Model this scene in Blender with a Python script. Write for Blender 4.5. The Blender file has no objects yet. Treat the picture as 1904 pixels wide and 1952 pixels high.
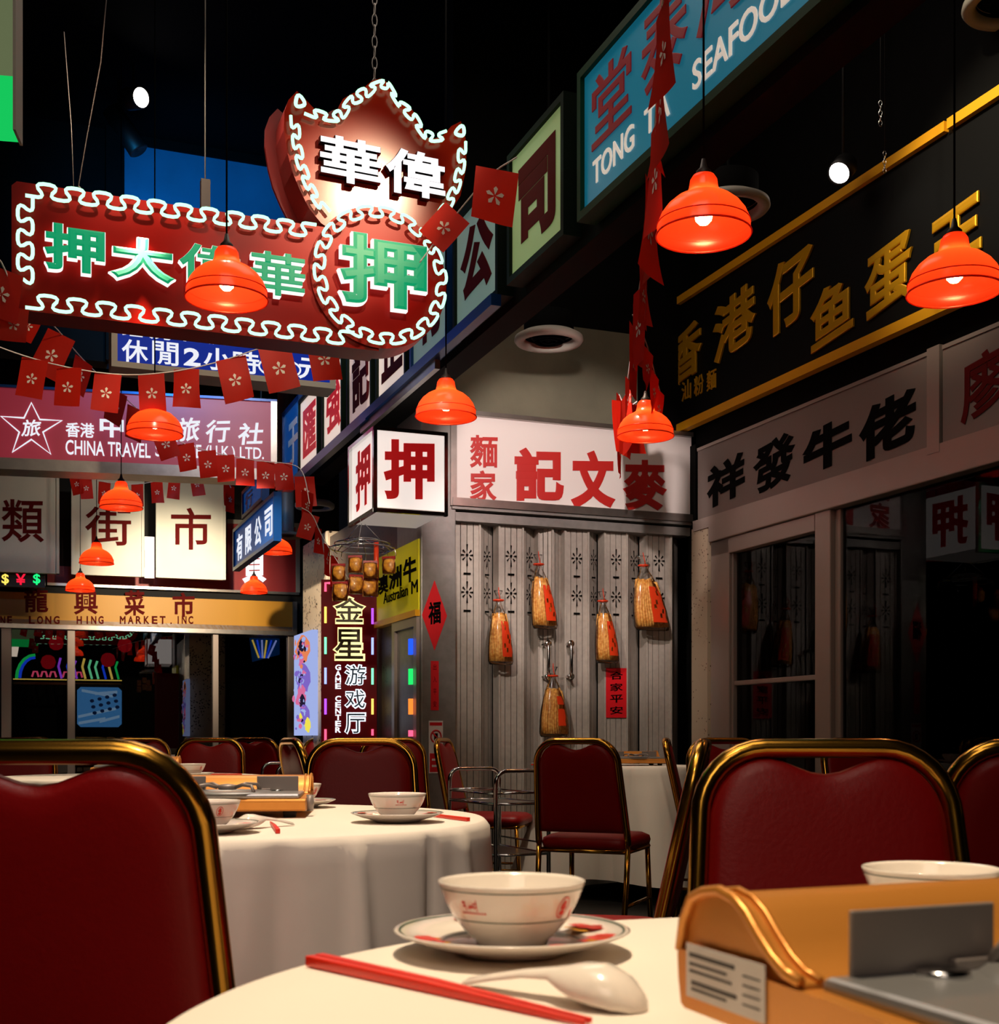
import bpy, bmesh, math, random
from math import sin, cos, pi, atan2, sqrt, radians as R
from mathutils import Vector, Matrix
random.seed(7)
S = bpy.context.scene
COL = S.collection
# ------------------------------------------------------------------ camera
F, CX, HY, EYE = 2400.0, 952.0, 1405.0, 0.92        # focal length and horizon in pixels, eye height in metres
cd = bpy.data.cameras.new('camera')
cam = bpy.data.objects.new('camera', cd); COL.objects.link(cam)
cam.location = (0, 0, EYE); cam.rotation_euler = (pi/2, 0, 0)
cd.sensor_width = 36; cd.lens = 36*F/1952
cd.shift_y = (HY-976)/1952
cd.clip_start = .05; cd.clip_end = 200
cd.dof.use_dof = True; cd.dof.focus_distance = 5.0; cd.dof.aperture_fstop = 16
S.camera = cam
# ------------------------------------------------------------------ world, exposure
w = bpy.data.worlds.new('world'); S.world = w; w.use_nodes = True
w.node_tree.nodes['Background'].inputs[0].default_value = (.5, .55, .8, 1)
w.node_tree.nodes['Background'].inputs[1].default_value = .004
S.view_settings.view_transform = 'Standard'; S.view_settings.look = 'None'
S.view_settings.exposure = 0; S.view_settings.gamma = 1
S.cycles.use_denoising = True
S.cycles.max_bounces = 7; S.cycles.transparent_max_bounces = 12
S.cycles.sample_clamp_indirect = 4
# ------------------------------------------------------------------ lights
def spot(name, loc, aim, power, col=(1, .82, .58), size=60, blend=.6, rad=.04):
    d = bpy.data.lights.new(name, 'SPOT'); d.energy = power; d.color = col
    d.spot_size = R(size); d.spot_blend = blend; d.shadow_soft_size = rad
    o = bpy.data.objects.new(name, d); COL.objects.link(o); o.location = loc
    o.rotation_euler = (Vector(aim)-Vector(loc)).to_track_quat('-Z', 'Y').to_euler()
def point(name, loc, power, col, rad=.1):
    d = bpy.data.lights.new(name, 'POINT'); d.energy = power; d.color = col; d.shadow_soft_size = rad
    o = bpy.data.objects.new(name, d); COL.objects.link(o); o.location = loc
spot('spot_near_table', (-.05, .95, 3.0), (.22, .72, .75), 225, (1, .79, .52), 50, .7, .05)
spot('spot_second_table', (-.35, 2.75, 3.3), (-.55, 2.6, .75), 280, (1, .78, .52), 52, .7, .04)
spot('added_fill_second_table', (-.25, .5, 2.9), (-.5, 2.25, .45), 75, (1, .80, .70), 34, .8, .06)  # added fill to brighten the hanging cloth, no fixture there
spot('spot_third_table', (-1.5, 5.3, 3.2), (-1.6, 5.4, .75), 190, (1, .80, .56), 50, .7)
spot('spot_corner_table', (.5, 6.6, 3.4), (.7, 7.2, .75), 110, (1, .82, .62), 50, .7)
spot('spot_shutter', (.40, 5.9, 3.02), (.40, 8.3, 2.38), 190, (1, .84, .78), 50, .45, .03)
spot('added_fill_lower_shutter', (-.62, 5.0, 2.8), (.42, 8.3, 1.55), 190, (1, .87, .76), 34, .8, .04)  # extra unseen light added for the lower shutter and bags
spot('added_fill_snack_rack', (-.75, 5.4, 2.35), (-.85, 7.6, 1.9), 130, (1, .86, .66), 26, .8, .04)  # added to brighten the packets, not a fixture of the room
spot('spot_neon_sign', (1.06, 3.55, 4.6), (-.68, 5.72, 3.34), 760, (1, .80, .5), 17, 1, .06)
spot('spot_neon_sign_low', (.2, 3.2, 4.4), (-.8, 5.5, 2.98), 150, (1, .84, .62), 26, .9, .05)
spot('spot_black_sign', (.9, 4.6, 4.9), (2.3, 6.0, 3.6), 420, (1, .86, .62), 32, .9, .04)
spot('spot_white_boards', (-3.2, 11.9, 4.7), (-4.2, 14.2, 3.1), 65, (1, .88, .72), 85, 1, .05)
spot('spot_yellow_sign', (-3.0, 12.2, 2.9), (-3.9, 15.0, 2.4), 480, (1, .85, .6), 60, .8, .05)
spot('added_fill_flags', (-1.3, 4.6, 4.0), (-2.1, 7.2, 2.75), 120, (1, .8, .56), 60, .8, .05)  # unseen fill added to make the flags bright
spot('spot_lit_chairs', (-1.2, 5.6, 4.2), (-1.0, 5.0, .8), 120, (1, .8, .6), 70, .8, .1)
spot('spot_pillar', (-2.3, 8.3, 2.9), (-1.5, 10.6, 1.9), 420, (1, .84, .66), 40, .7, .03)
spot('spot_travel_sign', (-1.5, 7.5, 4.3), (-2.6, 10.2, 3.5), 110, (1, .88, .8), 60, .8, .05)
spot('spot_sign_row', (-2.0, 7.2, 4.6), (-1.1, 8.6, 3.3), 90, (1, .9, .75), 60, .8, .05)
spot('added_fill_chairs', (-.2, .6, 3.4), (-.4, 1.8, .8), 45, (1, .8, .6), 60, .9, .1)  # added overhead fill that lifts the dark chairs
spot('added_blue_fill', (-2.4, 8.3, 4.3), (-2.5, 11, 4.8), 210, (.02, .34, .8), 95, .8, .2)  # invented hidden uplight that turns the upper wall blue
def area(name, loc, size, power, col):
    d = bpy.data.lights.new(name, 'AREA'); d.energy = power; d.color = col; d.size = size
    o = bpy.data.objects.new(name, d); COL.objects.link(o); o.location = loc
area('added_fill_near', (-.3, 1.2, 5.6), 2.2, 34, (1, .82, .66))  # unseen warm fill added above the near tables
area('added_fill_far', (-.2, 5.6, 5.2), 2.0, 34, (1, .82, .68))  # second added overhead fill, for the far half
d_ = bpy.data.lights.new('added_fill_behind_viewer', 'AREA'); d_.energy = 20; d_.color = (1, .82, .66); d_.size = 1.6  # added fill for the chair sides that face the camera
o_ = bpy.data.objects.new('added_fill_behind_viewer', d_); COL.objects.link(o_); o_.location = (-.6, -1.8, 3.6); o_.rotation_euler = (R(62), 0, 0)
# ------------------------------------------------------------------ materials
def lin(c):
    if isinstance(c, str):
        c = [int(c[i:i+2], 16)/255 for i in (0, 2, 4)]
        c = [x/12.92 if x <= .04045 else ((x+.055)/1.055)**2.4 for x in c]
    return (c[0], c[1], c[2], 1)
MATS = {}
def mat(name, col='808080', rough=.5, metal=0, emit=0, ecol=None, var=0, vscale=8, bump=0, bscale=60, coat=0, spec=.5, col2=None, trans=0):
    m = bpy.data.materials.new(name); m.use_nodes = True; MATS[name] = m
    nt = m.node_tree; b = nt.nodes['Principled BSDF']; c = lin(col)
    b.inputs['Base Color'].default_value = c; b.inputs['Roughness'].default_value = rough
    b.inputs['Metallic'].default_value = metal; b.inputs['Coat Weight'].default_value = coat
    b.inputs['Specular IOR Level'].default_value = spec; b.inputs['Coat Roughness'].default_value = .08
    if emit:
        b.inputs['Emission Color'].default_value = lin(ecol or col); b.inputs['Emission Strength'].default_value = emit
    if var or bump:
        tc = nt.nodes.new('ShaderNodeTexCoord')
    if var:
        n = nt.nodes.new('ShaderNodeTexNoise'); n.inputs['Scale'].default_value = vscale; n.inputs['Detail'].default_value = 6
        nt.links.new(tc.outputs['Object'], n.inputs['Vector'])
        mx = nt.nodes.new('ShaderNodeMix'); mx.data_type = 'RGBA'
        d = lin(col2) if col2 else tuple(x*(1-var) for x in c[:3])+(1,)
        mx.inputs[6].default_value = c; mx.inputs[7].default_value = d
        rp = nt.nodes.new('ShaderNodeMapRange'); rp.inputs[1].default_value = .35; rp.inputs[2].default_value = .65
        nt.links.new(n.outputs['Fac'], rp.inputs[0]); nt.links.new(rp.outputs[0], mx.inputs[0])
        nt.links.new(mx.outputs[2], b.inputs['Base Color'])
    if bump:
        n2 = nt.nodes.new('ShaderNodeTexNoise'); n2.inputs['Scale'].default_value = bscale; n2.inputs['Detail'].default_value = 4
        nt.links.new(tc.outputs['Object'], n2.inputs['Vector'])
        bp = nt.nodes.new('ShaderNodeBump'); bp.inputs['Strength'].default_value = bump; bp.inputs['Distance'].default_value = .01
        nt.links.new(n2.outputs['Fac'], bp.inputs['Height']); nt.links.new(bp.outputs[0], b.inputs['Normal'])
    return m
def glow(name, col, strength):
    m = bpy.data.materials.new(name); m.use_nodes = True; MATS[name] = m
    nt = m.node_tree; nt.nodes.clear()
    o = nt.nodes.new('ShaderNodeOutputMaterial'); e = nt.nodes.new('ShaderNodeEmission')
    e.inputs[0].default_value = lin(col); e.inputs[1].default_value = strength
    nt.links.new(e.outputs[0], o.inputs[0]); return m
def clear(name, tint, rough=.0, ior=1.45, gloss=1.0):
    m = bpy.data.materials.new(name); m.use_nodes = True; MATS[name] = m
    nt = m.node_tree; nt.nodes.clear()
    o = nt.nodes.new('ShaderNodeOutputMaterial'); t = nt.nodes.new('ShaderNodeBsdfTransparent'); g = nt.nodes.new('ShaderNodeBsdfGlossy')
    fr = nt.nodes.new('ShaderNodeFresnel'); fr.inputs[0].default_value = ior; mx = nt.nodes.new('ShaderNodeMixShader')
    t.inputs[0].default_value = lin(tint); g.inputs[1].default_value = rough; g.inputs[0].default_value = (gloss, gloss, gloss, 1)
    nt.links.new(fr.outputs[0], mx.inputs[0]); nt.links.new(t.outputs[0], mx.inputs[1]); nt.links.new(g.outputs[0], mx.inputs[2])
    nt.links.new(mx.outputs[0], o.inputs[0]); return m
def translucent(name, col, f=.5, rough=.3, gloss=.1):
    m = bpy.data.materials.new(name); m.use_nodes = True; MATS[name] = m
    nt = m.node_tree; nt.nodes.clear(); L = nt.links.new
    o = nt.nodes.new('ShaderNodeOutputMaterial'); d = nt.nodes.new('ShaderNodeBsdfDiffuse'); t = nt.nodes.new('ShaderNodeBsdfTranslucent')
    g = nt.nodes.new('ShaderNodeBsdfGlossy'); g.inputs[1].default_value = rough
    d.inputs[0].default_value = lin(col); t.inputs[0].default_value = lin(col)
    a = nt.nodes.new('ShaderNodeMixShader'); a.inputs[0].default_value = f; b = nt.nodes.new('ShaderNodeMixShader'); b.inputs[0].default_value = gloss
    L(d.outputs[0], a.inputs[1]); L(t.outputs[0], a.inputs[2]); L(a.outputs[0], b.inputs[1]); L(g.outputs[0], b.inputs[2]); L(b.outputs[0], o.inputs[0])
    return m
def speckle(name, c1, c2, scale=60, th=.13):
    m = mat(name, c1, .45); nt = m.node_tree; b = nt.nodes['Principled BSDF']
    tc = nt.nodes.new('ShaderNodeTexCoord'); v = nt.nodes.new('ShaderNodeTexVoronoi'); v.inputs['Scale'].default_value = scale
    nt.links.new(tc.outputs['Object'], v.inputs['Vector'])
    lt = nt.nodes.new('ShaderNodeMath'); lt.operation = 'LESS_THAN'; lt.inputs[1].default_value = th
    n = nt.nodes.new('ShaderNodeTexNoise'); n.inputs['Scale'].default_value = scale*.25
    nt.links.new(tc.outputs['Object'], n.inputs['Vector'])
    gt = nt.nodes.new('ShaderNodeMath'); gt.operation = 'GREATER_THAN'; gt.inputs[1].default_value = .5; nt.links.new(n.outputs[0], gt.inputs[0])
    mu = nt.nodes.new('ShaderNodeMath'); mu.operation = 'MULTIPLY'; nt.links.new(v.outputs['Distance'], lt.inputs[0])
    nt.links.new(lt.outputs[0], mu.inputs[0]); nt.links.new(gt.outputs[0], mu.inputs[1])
    mx = nt.nodes.new('ShaderNodeMix'); mx.data_type = 'RGBA'; mx.inputs[6].default_value = lin(c1); mx.inputs[7].default_value = lin(c2)
    nt.links.new(mu.outputs[0], mx.inputs[0]); nt.links.new(mx.outputs[2], b.inputs['Base Color']); return m
mat('black_paint', '060606', .8, var=.4, spec=.1)
mat('dark_floor', '16130f', .35, var=.5, vscale=3)
mat('ceiling_paint', '050506', .9, spec=.05)
mat('blue_paint', '2a78a0', .8, var=.25, vscale=1.5, spec=.1)
mat('concrete', '6c6856', .85, var=.25, vscale=3, bump=.15, bscale=25)
mat('metal_panel', '8d8884', .42, .35, var=.15, vscale=20)
mat('shutter_metal', 'b0a69c', .5, .1, var=.12, vscale=30)
mat('alu', 'a8a09a', .3, .9, var=.15, vscale=14)
mat('window_alu', 'a09088', .4, .35)
mat('chrome', 'd8d8d8', .12, 1)
mat('brass', 'd09a3c', .2, 1)
mat('vinyl', '8c0508', .42, bump=.06, bscale=120, spec=.3)
mat('gold_paint', 'e8a818', .35, .55)
mat('gold_trim', 'f0a818', .4, .25)
mat('sign_red', '980d04', .35, spec=.1); mat('sign_red_gloss', 'a01a08', .2, spec=.3)
mat('sign_side', '7a0e08', .45)
mat('black_board', '040404', .65, spec=.15); mat('black_gloss', '050505', .25)
mat('white_acrylic', 'e6dcd8', .35)
mat('grey_fascia', '7a6c66', .5); mat('white_board', 'd8d4c6', .6, var=.06, vscale=3)
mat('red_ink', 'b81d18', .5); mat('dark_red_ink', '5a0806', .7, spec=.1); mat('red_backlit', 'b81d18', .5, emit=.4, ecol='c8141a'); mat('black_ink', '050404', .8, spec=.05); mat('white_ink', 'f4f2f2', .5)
mat('green_frame', '06180c', .6, spec=.15); mat('green_edge', '08381a', .55, spec=.2)
mat('blue_frame', '0a3c78', .3, .3)
mat('shop_red', '8e0b10', .5); mat('shop_yellow', 'c88a10', .5)
mat('cloth', 'e6dcd0', .8, bump=.12, bscale=14); mat('paper', 'ece4d8', .8)
mat('ceramic', 'eee4da', .12, coat=.4); mat('green_line', '35503c', .3); mat('red_print', 'd0301c', .3)
mat('chopstick_red', 'e02a12', .35)
mat('cord', '040404', .8, spec=.05); mat('string', 'e8ddd8', .8); mat('socket', '2a1a14', .5)
mat('stove_gold', 'd08838', .34, .45, bump=.03, bscale=300); mat('stove_grey', '9a9a9c', .35, .7); mat('guard_grey', '8a807c', .45, .3); mat('label_white', 'cfc6c0', .5); mat('label_ink', '3a3634', .5); mat('rubber', '0e0e0e', .8)
mat('pale_vent', '98948a', .6); mat('vent_dark', '050505', .9, spec=.05); mat('pipe_grey', '84807c', .5, .2)
mat('sticker_red', 'd8101c', .5); mat('sticker_white', 'e8e0e0', .5)
mat('spot_body', '0b0b0c', .5); mat('wood', '6a4220', .6)
mat('noodle', 'f0b860', .5, var=.4, vscale=60, col2='c87a28'); mat('bag_red', 'd83810', .4); mat('snack', 'f0a838', .45, var=.5, vscale=40, col2='a05a18', emit=.0)
mat('shop_dark', '0c0908', .8)
speckle('terrazzo', 'd0bca0', '2e241c', 30, .33); speckle('mosaic', 'b8a48c', '5a3c2c', 40, .2); speckle('shaded_terrazzo', '5a4e42', '1c1612', 30, .22)  # the last, darker terrazzo has the shade put into its colour
translucent('flag_cloth', 'dc2410', .4, .5, .02); mat('flag_flower', 'f0dcd0', .7)
translucent('shade_red', 'ff4a24', .6, .22, .06)
clear('window_glass', 'b0b0b0', 0, 1.45, .38); clear('far_glass', 'b8b8b8', 0, 2.1, 1); clear('plastic_film', 'f6f6f6', .12, 1.4, .9)
glow('bulb', 'ffd890', 55); glow('spot_lens', 'fff6ea', 14); glow('neon_mint', 'b4ffd0', 1.75); glow('neon_dim', '9affc4', 2.0)
mat('letter_green', '02684a', .5, emit=.44, ecol='00d48c'); glow('letter_white', 'fff4ee', 1.15); glow('crown_white', 'fff8fa', 1.25)
mat('painted_glow_white', 'f0e4da', .4, emit=.55, ecol='ffe8d8'); mat('box_white', 'e8e0dc', .4, emit=.78, ecol='fff2ea'); mat('box_under', 'd0c8c0', .4, emit=.22, ecol='fff0e6')  # first one: row box face with its received light put in as glow
mat('painted_glow_pink', 'd8c4c0', .4, emit=.30, ecol='ffdcd4'); mat('painted_glow_cyan', 'a8c0b8', .4, emit=.13, ecol='b8e0d4'); mat('painted_glow_green', 'a8b890', .4, emit=.17, ecol='bce08c')  # sign row faces: light falling on them is painted in as emission
mat('lit_teal', '2088a8', .35, emit=.17, ecol='20a8d0'); mat('cream_ink', 'e8dccc', .4, emit=.45, ecol='f8e8d8'); mat('crimson_ink', '98182a', .5, emit=.08, ecol='c01828')
mat('lit_blue', '06186a', .5, emit=.36, ecol='0838c0', spec=.1); glow('lit_text', 'f4f6ff', .95); mat('deep_blue', '0a4a90', .4, emit=.22, ecol='0a60b8')
mat('travel_red', 'a8344a', .4, emit=.18, ecol='c8384e'); mat('acid_yellow', 'd0c008', .5, emit=.10, ecol='e8d400')
glow('green_sign', '18d060', .9); glow('green_sign_pale', '9aa878', .35)
glow('neon_yellow', 'fff0a0', 1.5); glow('neon_white', 'e8f4ff', 1.5); mat('maroon', '5a0008', .5, emit=.05, ecol='900010', spec=.1); mat('brown_ink', '4a3408', .5); mat('navy_ink', '123a5a', .5)
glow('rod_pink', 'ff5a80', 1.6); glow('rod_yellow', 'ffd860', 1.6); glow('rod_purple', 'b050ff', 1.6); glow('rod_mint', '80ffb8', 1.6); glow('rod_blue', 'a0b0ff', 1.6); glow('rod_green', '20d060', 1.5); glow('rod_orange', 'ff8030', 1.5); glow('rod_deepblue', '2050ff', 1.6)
glow('led_yellow', 'ffe060', 1.2); glow('led_red', 'ff2040', 1.0); glow('led_green', '20f080', 1.2)
glow('tv_blue', '5aa8f4', .9); glow('tv_pale', 'a8d4ff', 1.0); mat('tv_key', '1c4a98', .5, emit=.2, ecol='1c4a98')
glow('poster_white', 'a8b8f0', .9); glow('poster_violet', '8a70d8', .8); glow('poster_orange', 'f08858', .9); glow('poster_dark', '302848', .5); glow('poster_yellow', 'f0e050', 1.0); glow('poster_pink', 'e070a0', .9)
glow('reflected_red', 'e01828', .55); glow('freezer_blue', '1070b0', .8); glow('freezer_dim', '0c4878', .5)
# ------------------------------------------------------------------ helpers
def at(px, py, Y): return Vector(((px-CX)/F*Y, Y, EYE+(HY-py)/F*Y))
def zat(py, Y): return EYE+(HY-py)/F*Y
def on_z(px, py, z):
    Y = (EYE-z)*F/(py-HY); return Vector(((px-CX)/F*Y, Y, z))
def line_hit(px, P, d):
    k = (px-CX)/F; t = (k*P[1]-P[0])/(d[0]-k*d[1]); return Vector((P[0]+t*d[0], P[1]+t*d[1])), t
A1 = R(-68.8); D1 = (cos(A1), sin(A1))       # street direction, coming towards the camera
A2 = R(21.2);  D2 = (cos(A2), sin(A2))       # across the street
def link(o):
    COL.objects.link(o); return o
def tag(o, label=None, cat=None, group=None, kind=None):
    for k, v in (('label', label), ('category', cat), ('group', group), ('kind', kind)):
        if v: o[k] = v
    return o
def thing(name, label, cat, loc=(0, 0, 0), rz=0, group=None):
    o = link(bpy.data.objects.new(name, None)); o.location = loc; o.rotation_euler = (0, 0, rz); o.empty_display_size = .1
    return tag(o, label, cat, group)
class MB:
    def __init__(s): s.v = []; s.f = []; s.m = []; s.s = []; s.mats = []
    def mi(s, name):
        if name not in s.mats: s.mats.append(name)
        return s.mats.index(name)
    def add(s, vs, fs, m, M=None, smooth=False):
        b = len(s.v); i = s.mi(m)
        s.v += [tuple(M @ Vector(v)) if M else tuple(v) for v in vs]
        for f in fs: s.f.append([b+k for k in f]); s.m.append(i); s.s.append(smooth)
        return s
    def box(s, x0, x1, y0, y1, z0, z1, m, M=None):
        v = [(x, y, z) for z in (z0, z1) for y in (y0, y1) for x in (x0, x1)]
        return s.add(v, [(0, 2, 3, 1), (4, 5, 7, 6), (0, 1, 5, 4), (2, 6, 7, 3), (0, 4, 6, 2), (1, 3, 7, 5)], m, M)
    def frame(s, x0, x1, z0, z1, y0, y1, t, m):         # four bars round a rectangle
        s.box(x0, x1, y0, y1, z0, z0+t, m); s.box(x0, x1, y0, y1, z1-t, z1, m)
        s.box(x0, x0+t, y0, y1, z0+t, z1-t, m); return s.box(x1-t, x1, y0, y1, z0+t, z1-t, m)
    def tube(s, pts, r, m, n=8, closed=False, M=None, flat=1.0, up=None):
        P = [Vector(p) for p in pts]; N = len(P); vs = []; fs = []
        rr = r if isinstance(r, (list, tuple)) else [r]*N
        nrm = None
        for i in range(N):
            a = P[(i-1) % N] if (closed or i) else P[i]; b = P[(i+1) % N] if (closed or i < N-1) else P[i]
            t = (b-a)
            t = t.normalized() if t.length > 1e-9 else Vector((0, 0, 1))
            if nrm is None:
                nrm = Vector(up) if up else (Vector((0, 0, 1)) if abs(t.z) < .9 else Vector((0, 1, 0)))
            if up: nrm = Vector(up)
            nrm = nrm-t*nrm.dot(t)
            nrm = nrm.normalized() if nrm.length > 1e-6 else t.orthogonal().normalized()
            bi = t.cross(nrm)
            for k in range(n):
                q = 2*pi*(k+.5)/n; vs.append(P[i]+nrm*cos(q)*rr[i]*flat+bi*sin(q)*rr[i])
        for i in range(N if closed else N-1):
            for k in range(n):
                a = i*n+k; b = i*n+(k+1) % n; j = ((i+1) % N)*n
                fs.append((a, b, j+(k+1) % n, j+k))
        if not closed: fs += [tuple(range(n))[::-1], tuple((N-1)*n+k for k in range(n))]
        return s.add(vs, fs, m, M, True)
    def lathe(s, prof, m, n=48, M=None, cap=False):
        vs = []; fs = []
        for r, z in prof:
            for k in range(n): vs.append((r*cos(2*pi*k/n), r*sin(2*pi*k/n), z))
        for i in range(len(prof)-1):
            for k in range(n):
                fs.append((i*n+k, i*n+(k+1) % n, (i+1)*n+(k+1) % n, (i+1)*n+k))
        if cap: fs += [tuple(range(n))[::-1], tuple((len(prof)-1)*n+k for k in range(n))]
        return s.add(vs, fs, m, M, True)
    def prism(s, poly, y0, y1, m, mside=None, M=None):   # polygon in x,z extruded from y0 (front) to y1
        n = len(poly); v = [(x, y0, z) for x, z in poly]+[(x, y1, z) for x, z in poly]
        s.add(v, [tuple(range(n)), tuple(range(n, 2*n))[::-1]], m, M)
        return s.add(v, [(i, n+i, n+(i+1) % n, (i+1) % n) for i in range(n)], mside or m, M)
    def rings(s, rings, m, M=None, cap=True):
        n = len(rings[0]); vs = [p for r in rings for p in r]; fs = []
        for i in range(len(rings)-1):
            for k in range(n): fs.append((i*n+k, i*n+(k+1) % n, (i+1)*n+(k+1) % n, (i+1)*n+k))
        if cap: fs += [tuple(range(n))[::-1], tuple((len(rings)-1)*n+k for k in range(n))]
        return s.add(vs, fs, m, M, True)
    def build(s, name, parent=None, label=None, kind=None, bevel=0, loc=None, rz=0, seg=2):
        me = bpy.data.meshes.new(name); me.from_pydata(s.v, [], s.f); me.validate()
        for n in s.mats: me.materials.append(MATS[n])
        if len(me.polygons) == len(s.m):
            me.polygons.foreach_set('material_index', s.m); me.polygons.foreach_set('use_smooth', s.s)
        bm = bmesh.new(); bm.from_mesh(me); bmesh.ops.recalc_face_normals(bm, faces=bm.faces); bm.to_mesh(me); bm.free()
        o = link(bpy.data.objects.new(name, me)); o.parent = parent
        if loc is not None: o.location = loc
        o.rotation_euler = (0, 0, rz)
        if bevel:
            b = o.modifiers.new('edge', 'BEVEL'); b.width = bevel; b.segments = seg; b.limit_method = 'ANGLE'; b.angle_limit = R(40)
        if label: o['label'] = label
        if kind: o['kind'] = kind
        return o
def dup(root, loc, rz, label=None, group=None):
    r = root.copy(); COL.objects.link(r); r.location = loc; r.rotation_euler = (0, 0, rz)
    if label: r['label'] = label
    if group: r['group'] = group
    for ch in list(root.children):
        c = ch.copy(); COL.objects.link(c); c.parent = r
        for g in ch.children:
            d = g.copy(); COL.objects.link(d); d.parent = c
    return r
GL = {}
def glyph_data(txt, bold, ext=.05):
    key = (txt, bold)
    if key in GL: return GL[key]
    cu = bpy.data.curves.new('lettering', 'FONT'); cu.body = txt; cu.size = 1; cu.extrude = ext; cu.resolution_u = 4
    if bold: cu.bevel_depth = bold; cu.bevel_resolution = 1
    o = link(bpy.data.objects.new('lettering', cu)); bpy.context.view_layer.update()
    me = o.evaluated_get(bpy.context.evaluated_depsgraph_get()).to_mesh()
    vs = [v.co.copy() for v in me.vertices]; fs = [tuple(p.vertices) for p in me.polygons]; fr = [p.normal.z > .9 for p in me.polygons]
    o.evaluated_get(bpy.context.evaluated_depsgraph_get()).to_mesh_clear()
    bpy.data.objects.remove(o); bpy.data.curves.remove(cu)
    x0 = min(v.x for v in vs); x1 = max(v.x for v in vs); y0 = min(v.y for v in vs); y1 = max(v.y for v in vs); zz = max(abs(v.z) for v in vs)
    vs = [((v.x-x0)/(x1-x0), (v.y-y0)/(y1-y0), v.z/zz*.5+.5) for v in vs]
    GL[key] = (vs, fs, fr, (x1-x0)/(y1-y0)); return GL[key]
def glyph(mb, txt, x0, x1, z0, z1, m, y=0.0, depth=.004, bold=.0, slant=0, mside=None, M=None, lean=0):
    """txt stretched to the rectangle x0..x1, z0..z1; its front lies at y-depth"""
    vs, fs, fr, _ = glyph_data(txt, bold)
    q = []
    for u, v, d in vs:
        uu = u-.5; vv = v-.5
        q.append((x0+(u+lean*vv)*(x1-x0), y-d*depth, z0+(v+slant*uu)*(z1-z0)))
    if mside:
        mb.add(q, [f for f, a in zip(fs, fr) if a], m, M); mb.add(q, [f for f, a in zip(fs, fr) if not a], mside, M)
    else: mb.add(q, fs, m, M)
    return mb
def chaikin(p, n=2, closed=False):
    for _ in range(n):
        q = [] if closed else [p[0]]
        for i in range(len(p) if closed else len(p)-1):
            a = Vector(p[i]); b = Vector(p[(i+1) % len(p)]); q += [a*.75+b*.25, a*.25+b*.75]
        if not closed: q.append(Vector(p[-1]))
        p = q
    return p
def along(path, closed=False):
    """arc-length sampler of a 2-D path: s -> (point, tangent)"""
    P = [Vector(p) for p in path]+([Vector(path[0])] if closed else [])
    L = [0]
    for a, b in zip(P, P[1:]): L.append(L[-1]+(b-a).length)
    def f(s):
        s = min(max(s, 0), L[-1]-1e-6)
        for i in range(len(L)-1):
            if s <= L[i+1]:
                t = (s-L[i])/(L[i+1]-L[i]+1e-9); return P[i].lerp(P[i+1], t), (P[i+1]-P[i]).normalized()
    return f, L[-1]
def meander(path, period, amp, closed=False):
    f, L = along(path, closed); n = max(2, round(L/period)); p = L/n; out = []
    for i in range(n):
        for u, a in ((-.22, -1), (.72, -1), (.28, 1), (1.22, 1)):
            q, t = f(min(max((i+u)*p, 0), L)); out.append(q+Vector((-t.y, t.x))*a*amp)
    return chaikin(out, 2, closed)
class Plane:
    """upright plane through P at heading ang; local x runs along it, z is height"""
    def __init__(s, P, ang, z0=0): s.P = Vector((P[0], P[1])); s.a = ang; s.d = (cos(ang), sin(ang)); s.z0 = z0
    def uv(s, px, py):
        q, t = line_hit(px, s.P, s.d); return (t, EYE+(HY-py)/F*q.y-s.z0)
    def Y(s, px): return line_hit(px, s.P, s.d)[0].y
    def loc(s): return (s.P.x, s.P.y, s.z0)
    def rect(s, x0, y0, x1, y1):   # pixel box -> u0,u1,z0,z1 measured at its centre
        cx = (x0+x1)/2; cy = (y0+y1)/2; u0 = s.uv(x0, cy)[0]; u1 = s.uv(x1, cy)[0]; return u0, u1, s.uv(cx, y1)[1], s.uv(cx, y0)[1]
# ------------------------------------------------------------------ setting
def struct(name, mb, bevel=0, loc=None, rz=0): return mb.build(name, kind='structure', bevel=bevel, loc=loc, rz=rz)
ROW0 = (.342, 5.04)                         # a point of the lit sign row's plane
SH = Plane((1.30, 8.6), A2)                 # shutter wall, u<0 to the left
RW = Plane((1.30, 8.6), A1)                 # window wall, u>0 towards the camera
RP = Plane(ROW0, A1)                        # sign row / left side of the noodle shop block
WP = Plane((-.5, 7.9), A1)                    # wall under the row, set back from it
BW = Plane((-4.07, 15.0), R(20))            # far shop front
struct('floor', MB().box(-12, 9, -4, 19, -.1, 0, 'dark_floor'))
struct('ceiling', MB().box(-12, 9, -4, 19, 5.75, 5.9, 'ceiling_paint'))
struct('wall_left', MB().box(-12.2, -12, -4, 19, 0, 5.75, 'black_paint'))
struct('wall_front', MB().box(-12, 9, -4.2, -4, 0, 5.75, 'black_paint'))
struct('wall_back', MB().box(-9, 5, 1.75, 1.9, 0, 2.3, 'shop_dark').box(-9, 2.2, .02, .9, 2.2, 5.75, 'shop_dark'), loc=BW.loc(), rz=BW.a)
# blue bulkhead high above the travel agency sign
TP = Plane((-1.87, 10.35), R(12))
HP = Plane((-1.2, 10.8), A2)
u0 = HP.uv(205, 300)[0]; u1 = HP.uv(850, 300)[0]
struct('wall_upper', MB().box(u0, u1, 0, .15, 3.9, 5.75, 'blue_paint').box(u0-6, u0, -.05, .15, 3.9, 5.75, 'black_paint'), loc=HP.loc(), rz=HP.a)
struct('trim_1', MB().box(u0, u1, -.03, .0, 5.68, 5.75, 'black_paint').box(u0-.02, u0+.12, -.12, 0, 3.9, 5.75, 'black_paint'), loc=HP.loc(), rz=HP.a)
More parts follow.
